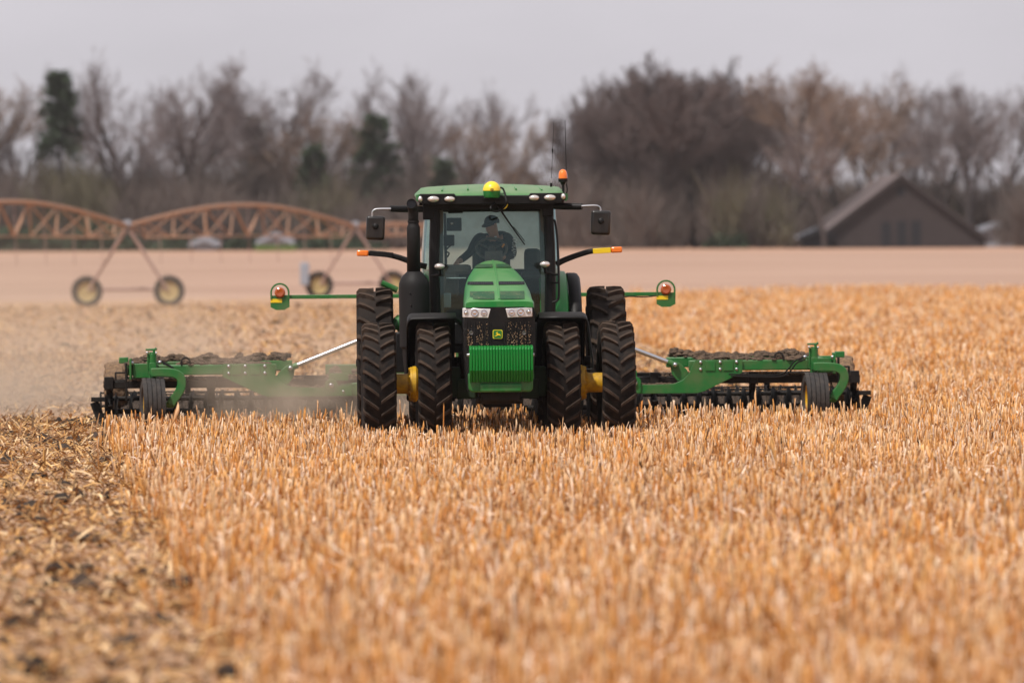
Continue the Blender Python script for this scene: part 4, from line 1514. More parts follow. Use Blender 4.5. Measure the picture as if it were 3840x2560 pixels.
# disc blades on two gangs
dmsh = MB()
NB = 24
for (y_, s_) in ((0.0, 1),):
    ringO, ringM = [], []
    for k in range(NB):
        a = 2 * math.pi * k / NB
        wv = 0.010 * math.sin(6 * a)
        ringO.append((wv, 0.25 * math.cos(a), 0.25 * math.sin(a)))
        ringM.append((-0.018, 0.12 * math.cos(a), 0.12 * math.sin(a)))
    c_ = (-0.022, 0, 0)
    dmsh.v = ringO + ringM + [c_]
    dmsh.f = [(k, (k + 1) % NB, NB + (k + 1) % NB, NB + k) for k in range(NB)] + [(NB + k, NB + (k + 1) % NB, 2 * NB) for k in range(NB)]
disc_me = dmsh.mesh('disc_blade', DARKST, 40)
for gy in (BY + 0.45, BY + 1.75):
    for k in range(50):
        x = -4.9 + k * (9.8 / 49)
        o = obj('disc_blade', disc_me, imp, 0, (x, gy, 0.215))
        o.rotation_euler = (random.uniform(0, 1), 0, math.radians(8 if gy < 8 else -8))
        o.modifiers.new('solid', 'SOLIDIFY').thickness = 0.007
# rolling baskets behind the discs
for cx_ in (-4.0, -1.4, 1.4, 4.0):
    mb = MB()
    for k in range(10):
        a = 2 * math.pi * k / 10
        pts = [(cx_ - 1.2 + 2.4 * q / 6, BY + 2.9 + 0.19 * math.cos(a + q * .12), 0.22 + 0.19 * math.sin(a + q * .12)) for q in range(7)]
        mb.tube(pts, 0.012, 5)
    for q in (-1.2, -0.4, 0.4, 1.2):
        mb.lathe([(cx_ + q - .01, 0.05), (cx_ + q - .01, 0.2), (cx_ + q + .01, 0.2), (cx_ + q + .01, 0.05)], (0, BY + 2.9, 0.22), 'X', 20)
    mb.build('rolling_basket', DARKST, imp)
    MB().box((cx_, BY + 2.5, 0.55), (0.1, 0.9, 0.08)).box((cx_, BY + 2.9, 0.4), (0.08, 0.06, 0.36)).build('basket_arm', DARKST, imp, 0.005)
for sx in (-1, 1):
    mb = MB().box((sx * 5.07, BY + 0.75, 0.37), (0.34, 0.08, 0.06)).box((sx * 5.16, BY + 0.8, 0.22), (0.12, 0.02, 0.24), Matrix.Rotation(0.35 * sx, 3, 'Y'))
    mb.build('end_scraper', DARKST, imp, 0.005)
    MB().lathe([(sx * 5.02, 0.0), (sx * 5.0, 0.12), (sx * 5.03, 0.24), (sx * 5.04, 0.12), (sx * 5.04, 0.0)], (0, BY + 0.3, 0.215), 'X', 28).build('end_disc', DARKST, imp)


# ------------------------------------------------------------------ soil lying on the implement's frames
def lumpy(x0, x1, y, zbase, amp, depth, seed, shape=None):
    r = np.random.default_rng(seed)
    mb = MB()
    area = (x1 - x0) * depth
    cl = [(r.random(), r.uniform(.02, .10), r.uniform(.25, 1.0)) for _ in range(int(3 + 5 * (x1 - x0)))]
    n = int(40 + 1500 * area)
    for k in range(n):
        u = r.random()
        env = 1.0 if shape is None else float(np.interp(u, *shape))
        env *= min(1.0, .05 + max(hh * math.exp(-((u - cc) / ww) ** 2) for cc, ww, hh in cl))
        x = x0 + (x1 - x0) * u
        v = r.normal(0, .22)
        h = max(0.0, amp * env * (1 - (2 * v) ** 2) * r.random() ** .5)
        s_ = min(0.036, 0.30 * amp + 0.008) * r.uniform(.4, 1.3)
        c = (x, y + depth * max(-.45, min(.45, v)), zbase + h * .8)
        i0 = len(mb.v)
        mb.ball((0, 0, 0), (s_ * r.uniform(.9, 1.7), s_ * r.uniform(.8, 1.2), s_ * r.uniform(.5, .9)), 6, 4)
        for i in range(i0, len(mb.v)):
            q = mb.v[i]
            j = r.uniform(.75, 1.25)
            mb.v[i] = (c[0] + q[0] * j, c[1] + q[1] * j, max(zbase - .004, c[2] + q[2] * j))
    return mb


def soilpile(args, label):
    o = lumpy(*args).build('soil_pile', DRYSOIL, None, 0, 30)
    o.location = ORG
    o.rotation_euler = (0, 0, YAW)
    tag(o, label, 'soil', 'soil heaped on the implement frames', 'stuff')


soilpile((2.85, 4.25, BY + 0.10, 0.838, 0.085, 0.14, 1), 'dark clods strewn along the top of the wing beam right of the tractor')
soilpile((-4.05, -2.85, BY + 0.10, 0.838, 0.085, 0.14, 2), 'dark clods strewn along the top of the wing beam left of the tractor')
soilpile((2.6, 4.6, BY + 1.9, 0.852, 0.12, 0.15, 11), 'ragged soil ridge on the rear beam of the wing right of the tractor')
soilpile((-4.6, -2.6, BY + 1.9, 0.852, 0.12, 0.15, 12), 'ragged soil ridge on the rear beam of the wing left of the tractor')
soilpile((2.05, 2.80, BY + 0.055, 0.52, 0.04, 0.07, 3), 'thin soil crust in the curve of the hinge plate right of the tractor')
soilpile((-2.80, -2.05, BY + 0.055, 0.52, 0.04, 0.07, 4), 'thin soil crust in the curve of the hinge plate left of the tractor')
soilpile((-2.45, -1.35, BY + 0.9, 0.50, 0.42, 0.5, 5, ([0, .3, .5, 1], [.2, .5, 1, 1])), 'large crumbly soil heap on the frame beside the rear wheel')
soilpile((-4.72, -4.42, BY + 0.10, 0.838, 0.11, 0.14, 6), 'small soil heap on the outer end bracket beside the crank post')
soilpile((2.4, 5.0, BY + 0.28, 0.624, 0.06, 0.10, 7), 'soil and trash riding on the black gang bar right of the tractor')
soilpile((-5.0, -2.4, BY + 0.28, 0.624, 0.06, 0.10, 8), 'soil and trash riding on the black gang bar left of the tractor')

# ------------------------------------------------------------------ stubble, residue, clods
HALF = 1920 / FPX


def scatter(d0, d1, dens, margin=1.6):
    """random ground points inside the widened view between two distances"""
    wmax = 2 * (HALF * d1 + margin)
    n = int(dens * (d1 - d0) * wmax)
    d = rng.uniform(d0, d1, n)
    x = rng.uniform(-wmax / 2, wmax / 2, n)
    k = np.abs(x) < HALF * d + margin
    return x[k], d[k] - 70.0


def big_mesh(name, V, F, C, mat, smooth=True):
    me = bpy.data.meshes.new(name)
    nv, nf, k = len(V), len(F), F.shape[1]
    me.vertices.add(nv)
    me.vertices.foreach_set('co', V.astype(np.float32).ravel())
    me.loops.add(nf * k)
    me.loops.foreach_set('vertex_index', F.astype(np.int32).ravel())
    me.polygons.add(nf)
    me.polygons.foreach_set('loop_start', np.arange(0, nf * k, k, dtype=np.int32))
    me.polygons.foreach_set('loop_total', np.full(nf, k, dtype=np.int32))
    me.polygons.foreach_set('use_smooth', np.full(nf, smooth))
    me.update(calc_edges=True)
    if C is not None:
        a = me.color_attributes.new('Col', 'FLOAT_COLOR', 'POINT')
        a.data.foreach_set('color', np.concatenate([C, np.ones((nv, 1))], 1).astype(np.float32).ravel())
    me.materials.append(mat)
    return me


PAL = np.array([(0.56, 0.240, 0.062), (0.63, 0.292, 0.083), (0.51, 0.195, 0.046), (0.66, 0.345, 0.122), (0.67, 0.42, 0.225), (0.40, 0.158, 0.042), (0.76, 0.54, 0.39), (0.25, 0.12, 0.055)])
PALW = np.array([.19, .21, .12, .17, .13, .07, .08, .03])


def in_machine(x, y):
    """ground under the tyres, the implement and just behind it"""
    lx = (x - ORG.x) * EX.x + y * EX.y
    ly = (x - ORG.x) * EY.x + y * EY.y
    t = np.zeros(len(x), bool)
    for cx_, hw_ in ((-.775, .23), (.775, .23), (-1.437, .23), (1.437, .23)):
        t |= (np.abs(lx - cx_) < hw_) & (ly > 0.05) & (ly < 9)
    t |= (np.abs(lx) < 5.3) & (ly > 7.2)
    return t


def patch(x, y, f, k):
    return (np.sin(x * f + 1.3 * k + 2 * np.sin(y * f * .37 + k)) + np.sin(y * f * .61 + x * f * .3 + 2.1 * k) + np.sin((x - y) * f * 1.7 + k) * .6) / 2.6


def make_stalks(x, y, wscale, hscale):
    keep = rng.random(len(x)) < 0.80 + 0.35 * patch(x, y, .9, 2)
    k = keep & (x > edge_x(y) + rng.normal(0, 0.14, len(x)) + .12 * np.sin(y * .8) + .08 * np.sin(y * 2.3)) & ~in_machine(x, y) & (y < 196 + 0.35 * x + 16 * patch(x, y, .35, 3) + rng.normal(0, 5, len(x)))
    x, y = x[k], y[k]
    n = len(x)
    h = np.clip(rng.normal(0.215, 0.045, n), 0.06, 0.34) * hscale
    h *= 1 + 0.13 * patch(x, y, .7, 5) + .08 * patch(x, y, 2.9, 1)
    tall = rng.random(n) < 0.012
    h[tall] *= rng.uniform(1.25, 1.9, tall.sum())
    r = rng.uniform(0.008, 0.0145, n) * wscale
    lean = rng.normal(0, 0.10, (n, 2)) * h[:, None]
    bent = rng.random(n) < 0.06
    lean[bent] += rng.normal(0, 0.55, (bent.sum(), 2)) * h[bent][:, None]
    lean = np.clip(lean, -0.32 * h[:, None], 0.32 * h[:, None])
    zb = terrain(x, y)
    NS = 4
    V = np.zeros((n, 3, NS, 3))
    a0 = rng.uniform(0, 6.28, n)
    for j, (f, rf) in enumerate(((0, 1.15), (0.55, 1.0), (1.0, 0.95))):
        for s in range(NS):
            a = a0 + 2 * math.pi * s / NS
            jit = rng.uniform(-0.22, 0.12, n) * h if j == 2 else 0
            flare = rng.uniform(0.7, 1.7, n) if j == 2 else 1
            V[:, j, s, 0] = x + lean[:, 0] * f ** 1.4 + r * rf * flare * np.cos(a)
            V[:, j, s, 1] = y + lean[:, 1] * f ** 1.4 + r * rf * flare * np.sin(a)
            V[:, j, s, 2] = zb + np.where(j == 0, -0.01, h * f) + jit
    F = []
    for j in range(2):
        for s in range(NS):
            F.append((j * NS + s, j * NS + (s + 1) % NS, (j + 1) * NS + (s + 1) % NS, (j + 1) * NS + s))
    F.append((2 * NS, 2 * NS + 1, 2 * NS + 2, 2 * NS + 3))
    F = np.array(F)
    FF = (F[None] + (np.arange(n) * 3 * NS)[:, None, None]).reshape(-1, 4)
    base = PAL[rng.choice(len(PAL), n, p=PALW)] * rng.uniform(0.78, 1.2, (n, 1))
    pz = patch(x, y, .55, 8)[:, None]
    base = np.clip(base * (1 + .10 * pz) * np.array((1.0, 1 + .0, 1.0)) + np.clip(pz, 0, 1) * np.array((.04, .04, .02)), 0, .85)
    C = np.zeros((n, 3, NS, 3))
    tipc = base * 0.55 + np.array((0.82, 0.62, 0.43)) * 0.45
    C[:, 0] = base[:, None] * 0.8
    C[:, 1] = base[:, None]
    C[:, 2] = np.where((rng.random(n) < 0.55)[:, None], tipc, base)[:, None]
    return V.reshape(-1, 3), FF, C.reshape(-1, 3)


def make_strips(x, y, lo, hi, wlo, whi, zlo, zhi, tilt, pal=None, upright=0.0):
    """bent straps: husks, leaves and chopped stalk pieces"""
    n = len(x)
    l = rng.uniform(lo, hi, n) ** 1.0
    wd = rng.uniform(wlo, whi, n)
    az = rng.uniform(0, 6.28, n)
    el = rng.normal(0, tilt, n) + upright
    d = np.stack([np.cos(az) * np.cos(el), np.sin(az) * np.cos(el), np.sin(el)], -1)
    sd = np.stack([-np.sin(az), np.cos(az), rng.normal(0, .6, n)], -1)
    sd /= np.linalg.norm(sd, axis=1, keepdims=True)
    c0 = np.stack([x, y, terrain(x, y) + rng.uniform(zlo, zhi, n) + np.abs(np.sin(el)) * l * 0.45], -1)
    sag = rng.uniform(-0.25, 0.25, n) * l
    V = np.zeros((n, 3, 2, 3))
    for j, f in enumerate((-0.5, 0.0, 0.5)):
        c = c0 + d * (l * f)[:, None]
        c[:, 2] += sag * (0.5 if j == 1 else 0)
        ww = wd * (1.0 if j == 1 else rng.uniform(0.3, 1.0, n))
        V[:, j, 0] = c - sd * ww[:, None] / 2
        V[:, j, 1] = c + sd * ww[:, None] / 2
    F = np.array([(0, 1, 3, 2), (2, 3, 5, 4)])
    FF = (F[None] + (np.arange(n) * 6)[:, None, None]).reshape(-1, 4)
    pal = PAL if pal is None else pal
    pr = np.full(len(pal), 1 / len(pal))
    C = np.repeat((pal[rng.choice(len(pal), n, p=pr)] * rng.uniform(0.75, 1.2, (n, 1)))[:, None], 6, 1).reshape(-1, 3)
    return V.reshape(-1, 3), FF, np.clip(C, 0, .85)


def merge(parts):
    V, F, C, o = [], [], [], 0
    for v, f, c in parts:
        V.append(v)
        F.append(f + o)
        C.append(c)
        o += len(v)
    return np.concatenate(V), np.concatenate(F), np.concatenate(C)


bands = [(29, 50, 58, .70), (50, 74, 72, .64), (74, 110, 36, .8), (110, 170, 11, 1.4), (170, 285, 4.2, 2.4)]
parts = []
for d0, d1, dens, ws in bands:
    x, y = scatter(d0, d1, dens)
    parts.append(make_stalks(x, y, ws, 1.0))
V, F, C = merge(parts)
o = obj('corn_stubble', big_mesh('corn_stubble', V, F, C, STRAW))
tag(o, 'short cut orange-tan corn stubble standing across the field', 'stubble', None, 'stuff')
nst = len(V) // 12

HUSK = np.array([(0.72, 0.50, 0.35), (0.66, 0.42, 0.25), (0.56, 0.29, 0.12), (0.60, 0.34, 0.16), (0.44, 0.21, 0.085), (0.80, 0.61, 0.48)])
parts = []
for d0, d1, dens, ws in ((29, 74, 85, .72), (74, 110, 34, 1.0), (110, 190, 7, 1.8)):
    x, y = scatter(d0, d1, dens)
    k = (x > edge_x(y)) & ~in_machine(x, y)
    x, y = x[k], y[k]
    m = rng.random(len(x)) < 0.6
    parts.append(make_strips(x[m], y[m], 0.04, 0.16, 0.008 * ws, 0.030 * ws, 0.03, 0.19, 0.7, HUSK, 0.2))
    parts.append(make_strips(x[~m], y[~m], 0.05, 0.20, 0.010 * ws, 0.03 * ws, 0.004, 0.05, 0.2, HUSK))
V, F, C = merge(parts)
o = obj('leaf_litter', big_mesh('leaf_litter', V, F, C, STRAW))
tag(o, 'pale dry husks and leaf scraps caught among the stubble', 'leaf litter', None, 'stuff')

TILLP = np.array([(0.50, 0.27, 0.09), (0.60, 0.36, 0.15), (0.38, 0.19, 0.065), (0.70, 0.49, 0.28), (0.28, 0.14, 0.06), (0.14, 0.08, 0.04), (0.54, 0.31, 0.12), (0.20, 0.11, 0.05)])
parts = []
for d0, d1, dens, ws in ((29, 80, 135, 1.0), (80, 130, 36, 1.4), (130, 240, 7, 2.4)):
    x, y = scatter(d0, d1, dens)
    under = in_machine(x, y) & (y > 6)
    k = (x < edge_x(y) + rng.normal(0, 0.14, len(x)) + .12 * np.sin(y * .8) + .08 * np.sin(y * 2.3)) | under
    x, y = x[k], y[k]
    m = rng.random(len(x)) < 0.18
    parts.append(make_strips(x[m], y[m], 0.08, 0.26, 0.012 * ws, 0.030 * ws, 0.01, 0.07, 0.42, TILLP, 0.1))
    parts.append(make_strips(x[~m], y[~m], 0.03, 0.13, 0.010 * ws, 0.032 * ws, 0.004, 0.055, 0.35, TILLP))
V, F, C = merge(parts)
o = obj('chopped_residue', big_mesh('chopped_residue', V, F, C, STRAW))
tag(o, 'chopped stalks and husks lying on the worked strip', 'crop residue', None, 'stuff')


def make_clods():
    base = np.array([(math.cos(a) * c, math.sin(a) * c, s) for (c, s, ns, off) in ((0.8, -.3, 6, 0), (1.0, .25, 6, .5), (0.55, .75, 6, 0)) for a in [2 * math.pi * (k + off) / ns for k in range(6)]])
    top = np.array([(0, 0, .95)])
    B = np.concatenate([base, top])
    Fq = []
    for j in range(2):
        for k in range(6):
            Fq.append((j * 6 + k, j * 6 + (k + 1) % 6, (j + 1) * 6 + (k + 1) % 6, (j + 1) * 6 + k))
    for k in range(0, 6, 2):
        Fq.append((12 + k, 12 + k + 1, 12 + (k + 2) % 6, 18))
    Fq = np.array(Fq)
    xs, ys, ss = [], [], []
    for d0, d1, dens, smax in ((29, 80, 11.0, .085), (80, 130, 1.6, .07), (130, 240, .2, .10)):
        x, y = scatter(d0, d1, dens)
        under = in_machine(x, y) & (y > 6)
        k = ((x < edge_x(y) - 0.1) & (rng.random(len(x)) < .5 + .6 * patch(x, y, 1.3, 4))) | under
        x, y = x[k], y[k]
        xs.append(x)
        ys.append(y)
        ss.append(0.012 + smax * rng.random(len(x)) ** 4)
    # loose soil thrown up round the implement's blades
    x = rng.uniform(-5.7, 5.4, 3000)
    y = 7.2 + rng.random(3000) * 2.6
    xs.append(x - 0.4)
    ys.append(y)
    ss.append(0.02 + 0.07 * rng.random(3000) ** 3)
    x, y, s = np.concatenate(xs), np.concatenate(ys), np.concatenate(ss)
    n = len(x)
    V = B[None] * (1 + rng.normal(0, .22, (n, len(B), 3))) * s[:, None, None] * np.stack([rng.uniform(.8, 1.5, n), rng.uniform(.8, 1.3, n), rng.uniform(.6, 1.1, n)], -1)[:, None]
    V += np.stack([x, y, terrain(x, y) + s * 0.2], -1)[:, None]
    F = (Fq[None] + (np.arange(n) * len(B))[:, None, None]).reshape(-1, 4)
    C = np.repeat((np.array((0.040, 0.028, 0.021)) * rng.uniform(.5, 1.8, (n, 1)))[:, None], len(B), 1).reshape(-1, 3)
    return V.reshape(-1, 3), F, C


def turned_soil():
    r = np.random.default_rng(21)
    nx_, ny_ = 420, 26
    xs = np.linspace(-5.25, 5.15, nx_)
    ys = np.linspace(BY + 0.5, BY + 4.2, ny_)
    X, Y = np.meshgrid(xs, ys)
    v = (Y - ys[0]) / (ys[-1] - ys[0])
    Z = 0.30 * np.sin(np.pi * np.clip(v * 1.6, 0, 1)) ** .7 * (v < .62) + 0.03
    for f, a in ((7, .035), (17, .03), (41, .022), (90, .015)):
        Z += a * np.sin(X * f + r.uniform(0, 6)) * np.sin(Y * f * .8 + r.uniform(0, 6))
    Z += r.normal(0, .022, Z.shape)
    Z *= np.clip((5.2 - np.abs(X)) / .5, 0, 1)
    V = np.stack([X, Y, Z], -1).reshape(-1, 3)
    F = np.array([(j * nx_ + i, j * nx_ + i + 1, (j + 1) * nx_ + i + 1, (j + 1) * nx_ + i) for j in range(ny_ - 1) for i in range(nx_ - 1)])
    o = obj('turned_soil', big_mesh('turned_soil', V, F, None, SOIL, False))
    o.location = ORG
    o.rotation_euler = (0, 0, YAW)
    tag(o, 'dark freshly turned soil boiling up between the disc gangs', 'soil', None, 'stuff')


turned_soil()
V, F, C = make_clods()
o = obj('soil_clods', big_mesh('soil_clods', V, F, C, STRAW, False))
tag(o, 'dark moist soil clods scattered over the worked strip', 'clods', None, 'stuff')


# ------------------------------------------------------------------ irrigation machine
piv = empty('irrigation_machine', W(480, 1120, 238) * 1.0)
piv.location.z = 0
tag(piv, 'rusty arched pivot irrigation machine on wheeled towers across the far field', 'irrigation machine')
PO = piv.location.copy()
TW = [W(-420, 1100, 213), W(480, 1100, 238), W(1335, 1100, 266), W(1640, 1100, 274)]
TW = [Vector((p.x, p.y, 0)) - PO for p in TW]
ZP = 3.32
wpm = MB()
wpm.lathe([(-0.13, 0.40), (-0.16, 0.46), (-0.16, 0.58), (-0.10, 0.62), (0.10, 0.62), (0.16, 0.58), (0.16, 0.46), (0.13, 0.40)], axis='Y', n=32)
for k in range(18):
    a = 2 * math.pi * k / 18
    for s_ in (-1, 1):
        wpm.box((math.cos(a + s_ * .08) * .63, s_ * .07, math.sin(a + s_ * .08) * .63), (0.07, 0.14, 0.05), Matrix.Rotation(-a + math.pi / 2, 3, 'Y'))
pt_me = wpm.mesh('pivot_tyre', RUBBERS, 40)
pr_me = MB().lathe([(-0.12, 0.42), (-0.05, 0.36), (-0.03, 0.10), (-0.06, 0.08), (-0.06, 0.0)], axis='Y', n=32).mesh('pivot_rim', paint('pivot_rim', (0.42, 0.32, 0.14), 0.6, 0.4))
wb = 1.69
for ti, t in enumerate(TW[:3]):
    if ti == 0:
        continue
    tw = empty('tower', t, 0, piv)
    for sx in (-1, 1):
        wq = empty('tower_wheel', t + Vector((sx * wb, 0, 0.63)), 0, piv)
        obj('tyre', pt_me, wq)
        obj('rim', pr_me, wq)
        for dy in (-0.5, 0.5):
            MB().tube([(sx * wb * .92, dy * .3, 0.80), (sx * 0.10, dy, ZP - 0.2)], 0.055, 8).build('tower_leg', PIVLEG, tw)
    MB().tube([(-wb, 0, 0.72), (wb, 0, 0.72)], 0.075, 8).build('base_beam', PIVLEG, tw)
    MB().box((0, 0, ZP + 0.10), (0.30, 0.5, 0.26)).build('tower_box', PALE, tw, 0.03)
    if ti == 2:
        MB().box((-wb - 0.65, -0.3, 1.15), (0.42, 0.2, 1.05)).build('drive_cover', PALE, tw, 0.05)
for i in range(3):
    a, b = TW[i], TW[i + 1]
    sp = empty('span', (0, 0, 0), 0, piv)

    def pp(u, z):
        return a.lerp(b, u) + Vector((0, 0, z))

    def zc2(u):
        return ZP + (0.92 if i < 2 else 0.12) * math.sin(math.pi * u)
    dirh = (b - a).normalized()
    sdv = dirh.cross(Vector((0, 0, 1)))
    n = 8 if i < 2 else 3
    MB().tube([pp(u, zc2(u)) for u in np.linspace(0, 1, 25)], 0.09, 10).build('water_pipe', PIVOT, sp)
    ch = [[], []]
    for q, s_ in enumerate((-1, 1)):
        for k in range(n + 1):
            u = k / n
            zz = 2.80 + 0.10 * math.sin(math.pi * u)
            if k in (0, n):
                ch[q].append(pp(u, zc2(u)))
            else:
                ch[q].append(pp(u, zz) + sdv * s_ * 0.75 * math.sin(math.pi * min(u, 1 - u) * 2 * .9 + .25))
        MB().tube(ch[q], 0.03, 6).build('truss_rod', PIVOT, sp)
    for k in range(1, n):
        for q in (0, 1):
            for du in (-0.5, 0.5):
                u = (k + du) / n
                MB().tube([ch[q][k], pp(u, zc2(u))], 0.035, 6).build('truss_strut', PIVOT, sp)
        MB().tube([ch[0][k], ch[1][k]], 0.025, 6).build('truss_tie', PIVOT, sp)
        MB().tube([pp(k / n, zc2(k / n)), pp(k / n, 1.75) + sdv * .1], 0.018, 5).build('drop_hose', PIVLEG, sp)


# ------------------------------------------------------------------ buildings far behind
def ground_at(px, d):
    x = (px - 1920) * d / FPX
    return Vector((x, d - 70, float(terrain(x, d - 70))))


def gable(name, px, d, wid, dep, eave, ridge, rz, wallm, roofm, label, cat, openings=(), over=0.5):
    g = ground_at(px, d)
    e = empty(name, g, rz)
    tag(e, label, cat)
    h = wid / 2
    mb = MB().prism([(-h, 0), (h, 0), (h, eave), (0, ridge), (-h, eave)], lambda a, b, q: (a, q, b), 0, dep)
    wl = mb.build('wall', wallm, e)
    for sx in (-1, 1):
        sl_ = (ridge - eave) / h
        a = (sx * (h + over), eave - over * sl_ + 0.08)
        b_ = (0, ridge + 0.08)
        mb = MB().prism([a, b_, (b_[0], b_[1] + 0.18), (a[0], a[1] + 0.18)], lambda p, q, r: (p, r, q), -0.5, dep + 0.5)
        rf_ = mb.build('roof', roofm, e)
        MB().prism([(a[0], a[1] - .22), (0, b_[1] - .25), (0, b_[1] + .2), (a[0], a[1] + .2)], lambda p, q, r: (p, r, q), -0.58, -0.503).build('bargeboard', wallm, rf_)
    for (x0, x1, z0, z1, nm) in openings:
        MB().box(((x0 + x1) / 2, -0.03, (z0 + z1) / 2), (x1 - x0, 0.08, z1 - z0)).build(nm, VOID, wl)
    nb = int(wid / 0.9)
    for k in range(1, nb):
        x = -h + k * wid / nb
        top = eave + (ridge - eave) * (1 - abs(x) / h)
        MB().box((x, -0.04, top / 2), (0.09, 0.05, top - 0.1)).build('batten', wallm, wl)
    return e


gable('barn', 3382, 556, 16.2, 22, 0.9, 6.9, math.radians(1.5), WALLM, ROOFL, 'weathered brown barn with a low-reaching gable roof among bare trees', 'barn',
      [(-1.9, -1.0, 0.1, 2.5, 'door'), (-0.4, 0.5, 0.1, 2.6, 'door'), (0.95, 1.9, 0.1, 2.6, 'door'), (-0.35, 0.35, 5.0, 5.8, 'loft_opening')])
gable('shed', 3068, 552, 2.8, 4, 1.1, 1.7, math.radians(0), VOID, PALE, 'small dark shed with a pale roof at the barn corner', 'shed')
gable('farmhouse', 1960, 640, 7.5, 9, 5.5, 9.4, 0.0, PALE, ROOFD, 'house with a dark gable roof just showing behind the tractor cab', 'house',
      [(-1.5, -.5, 3, 4.4, 'window'), (.5, 1.5, 3, 4.4, 'window')])
gable('garage', 3745, 575, 4.6, 5, 1.5, 2.3, 0.0, PALE, PALE, 'low grey-blue building right of the barn', 'shed')
gable('pale_shed', 1035, 548, 2.6, 4, 0.9, 1.5, 0.0, PALE, PALE, 'small bluish-white shed seen through the irrigation span', 'shed')
gable('white_garage', 770, 550, 1.9, 4, 0.7, 1.1, 0.0, PALE, PALE, 'low pale outbuilding farther along the irrigation span', 'shed')
gable('whitish_block', 1345, 590, 4.0, 5, 6.2, 7.4, 0.0, paint('block_white', (0.62, 0.60, 0.60), .7, .1), PALE, 'tall whitish gabled block behind the exhaust pipe', 'shed')  # plain white gabled block set for a pale shape of unknown kind


# ------------------------------------------------------------------ trees
def tree_proto(seed, H, spread, twig_mat, nlimb=7, low=0.2, twr=0.022, twigs=7, stems=1):
    r = random.Random(seed)
    trunk, crown = MB(), MB()

    def rv(d, ang):
        ax = Vector((r.gauss(0, 1), r.gauss(0, 1), r.gauss(0, 1))).normalized()
        return (Matrix.Rotation(ang, 3, d.cross(ax).normalized()) @ d).normalized()

    def grow(p, d, l, rad, lev):
        n = (5, 4, 4, 3, 2)[lev]
        pts, rs = [p], [rad]
        dd = d.copy()
        for k in range(n):
            lift = (0, .10, .10, .08, .05)[lev]
            dd = (dd + Vector((r.gauss(0, .08), r.gauss(0, .08), r.gauss(0, .05) + lift))).normalized()
            pts.append(pts[-1] + dd * l / n)
            rs.append(max(0.012, rad * (1 - 0.7 * (k + 1) / n)))
        if lev <= 2:
            (trunk if lev < 2 else crown).tube(pts, rs, 6 if lev < 2 else 3, caps=False)
        else:
            for a, b, r0_ in zip(pts[:-1], pts[1:], rs[:-1]):
                ax = (b - a).cross(Vector((r.gauss(0, 1), r.gauss(0, 1), .3))).normalized() * max(r0_, twr)
                o = len(crown.v)
                crown.v += [tuple(a - ax), tuple(a + ax), tuple(b + ax * .6), tuple(b - ax * .6)]
                crown.f.append((o, o + 1, o + 2, o + 3))
        if lev >= 4:
            return
        nc = [nlimb, 7, 7, twigs][lev]
        for k in range(nc):
            t = low + (0.97 - low) * (k + r.random()) / nc if lev == 0 else r.uniform(0.12, 0.98)
            i = min(int(t * n), n - 1)
            q = pts[i].lerp(pts[i + 1], t * n - i)
            base = (pts[i + 1] - pts[i]).normalized()
            nd = rv(base, math.radians(r.uniform(24, 52) * spread if lev == 0 else r.uniform(14, 42)))
            if nd.z < 0.05:
                nd.z = abs(nd.z) * .3 + .1
                nd.normalize()
            ll = l * (1.02 - 0.62 * t) * r.uniform(.75, 1.0) if lev == 0 else l * r.uniform(.40, .68) * (1.1 - .4 * t)
            grow(q, nd, ll, rs[i] * (.55 if lev else .5), lev + 1)
    for k in range(stems):
        a = 6.28 * k / stems + seed
        off = Vector((math.cos(a), math.sin(a), 0)) * (0 if stems == 1 else H * .035)
        lean = Vector((math.cos(a), math.sin(a), 0)) * (0 if stems == 1 else r.uniform(.05, .22))
        grow(off, (Vector((r.gauss(0, .03), r.gauss(0, .03), 1)) + lean).normalized(), H * 0.72 * r.uniform(.85, 1), H * 0.023 / stems ** .4, 0)
    zs = sorted(v[2] for v in crown.v)
    zmax = zs[int(len(zs) * .992)]
    for mbx in (trunk, crown):
        mbx.v = [(x * H / zmax, y * H / zmax, z * H / zmax) for (x, y, z) in mbx.v]
    me1 = bpy.data.meshes.new('trunk')
    me1.from_pydata(trunk.v, [], trunk.f)
    me1.materials.append(BARK)
    me1.polygons.foreach_set('use_smooth', [True] * len(me1.polygons))
    me2 = bpy.data.meshes.new('crown')
    me2.from_pydata(crown.v, [], crown.f)
    me2.materials.append(twig_mat)
    return me1, me2


PROTO = [tree_proto(1, 18, 1.05, TWIG, 8, .22, .015), tree_proto(2, 18, .95, TWIG, 9, .2, .015), tree_proto(3, 18, 1.05, TWIGL, 10, .2, .024),
         tree_proto(4, 18, .9, TWIGD, 10, .10, .034, 7, 3), tree_proto(5, 18, 1.2, TWIG, 7, .28, .015), tree_proto(6, 18, .8, TWIGL, 9, .15, .024, 7, 2)]


def place_tree(px, top, d, proto, ws, rz, label, group='bare trees of the far shelterbelt'):
    g = ground_at(px, d)
    top_z = W(px, top, d).z
    H = top_z - g.z
    e = empty('bare_tree', g, rz)
    s = H / 18 * (.94 if proto == 3 else .985)
    e.scale = (s * ws, s * ws, s)
    tag(e, label, 'tree', group)
    obj('trunk', PROTO[proto][0], e)
    obj('crown', PROTO[proto][1], e)


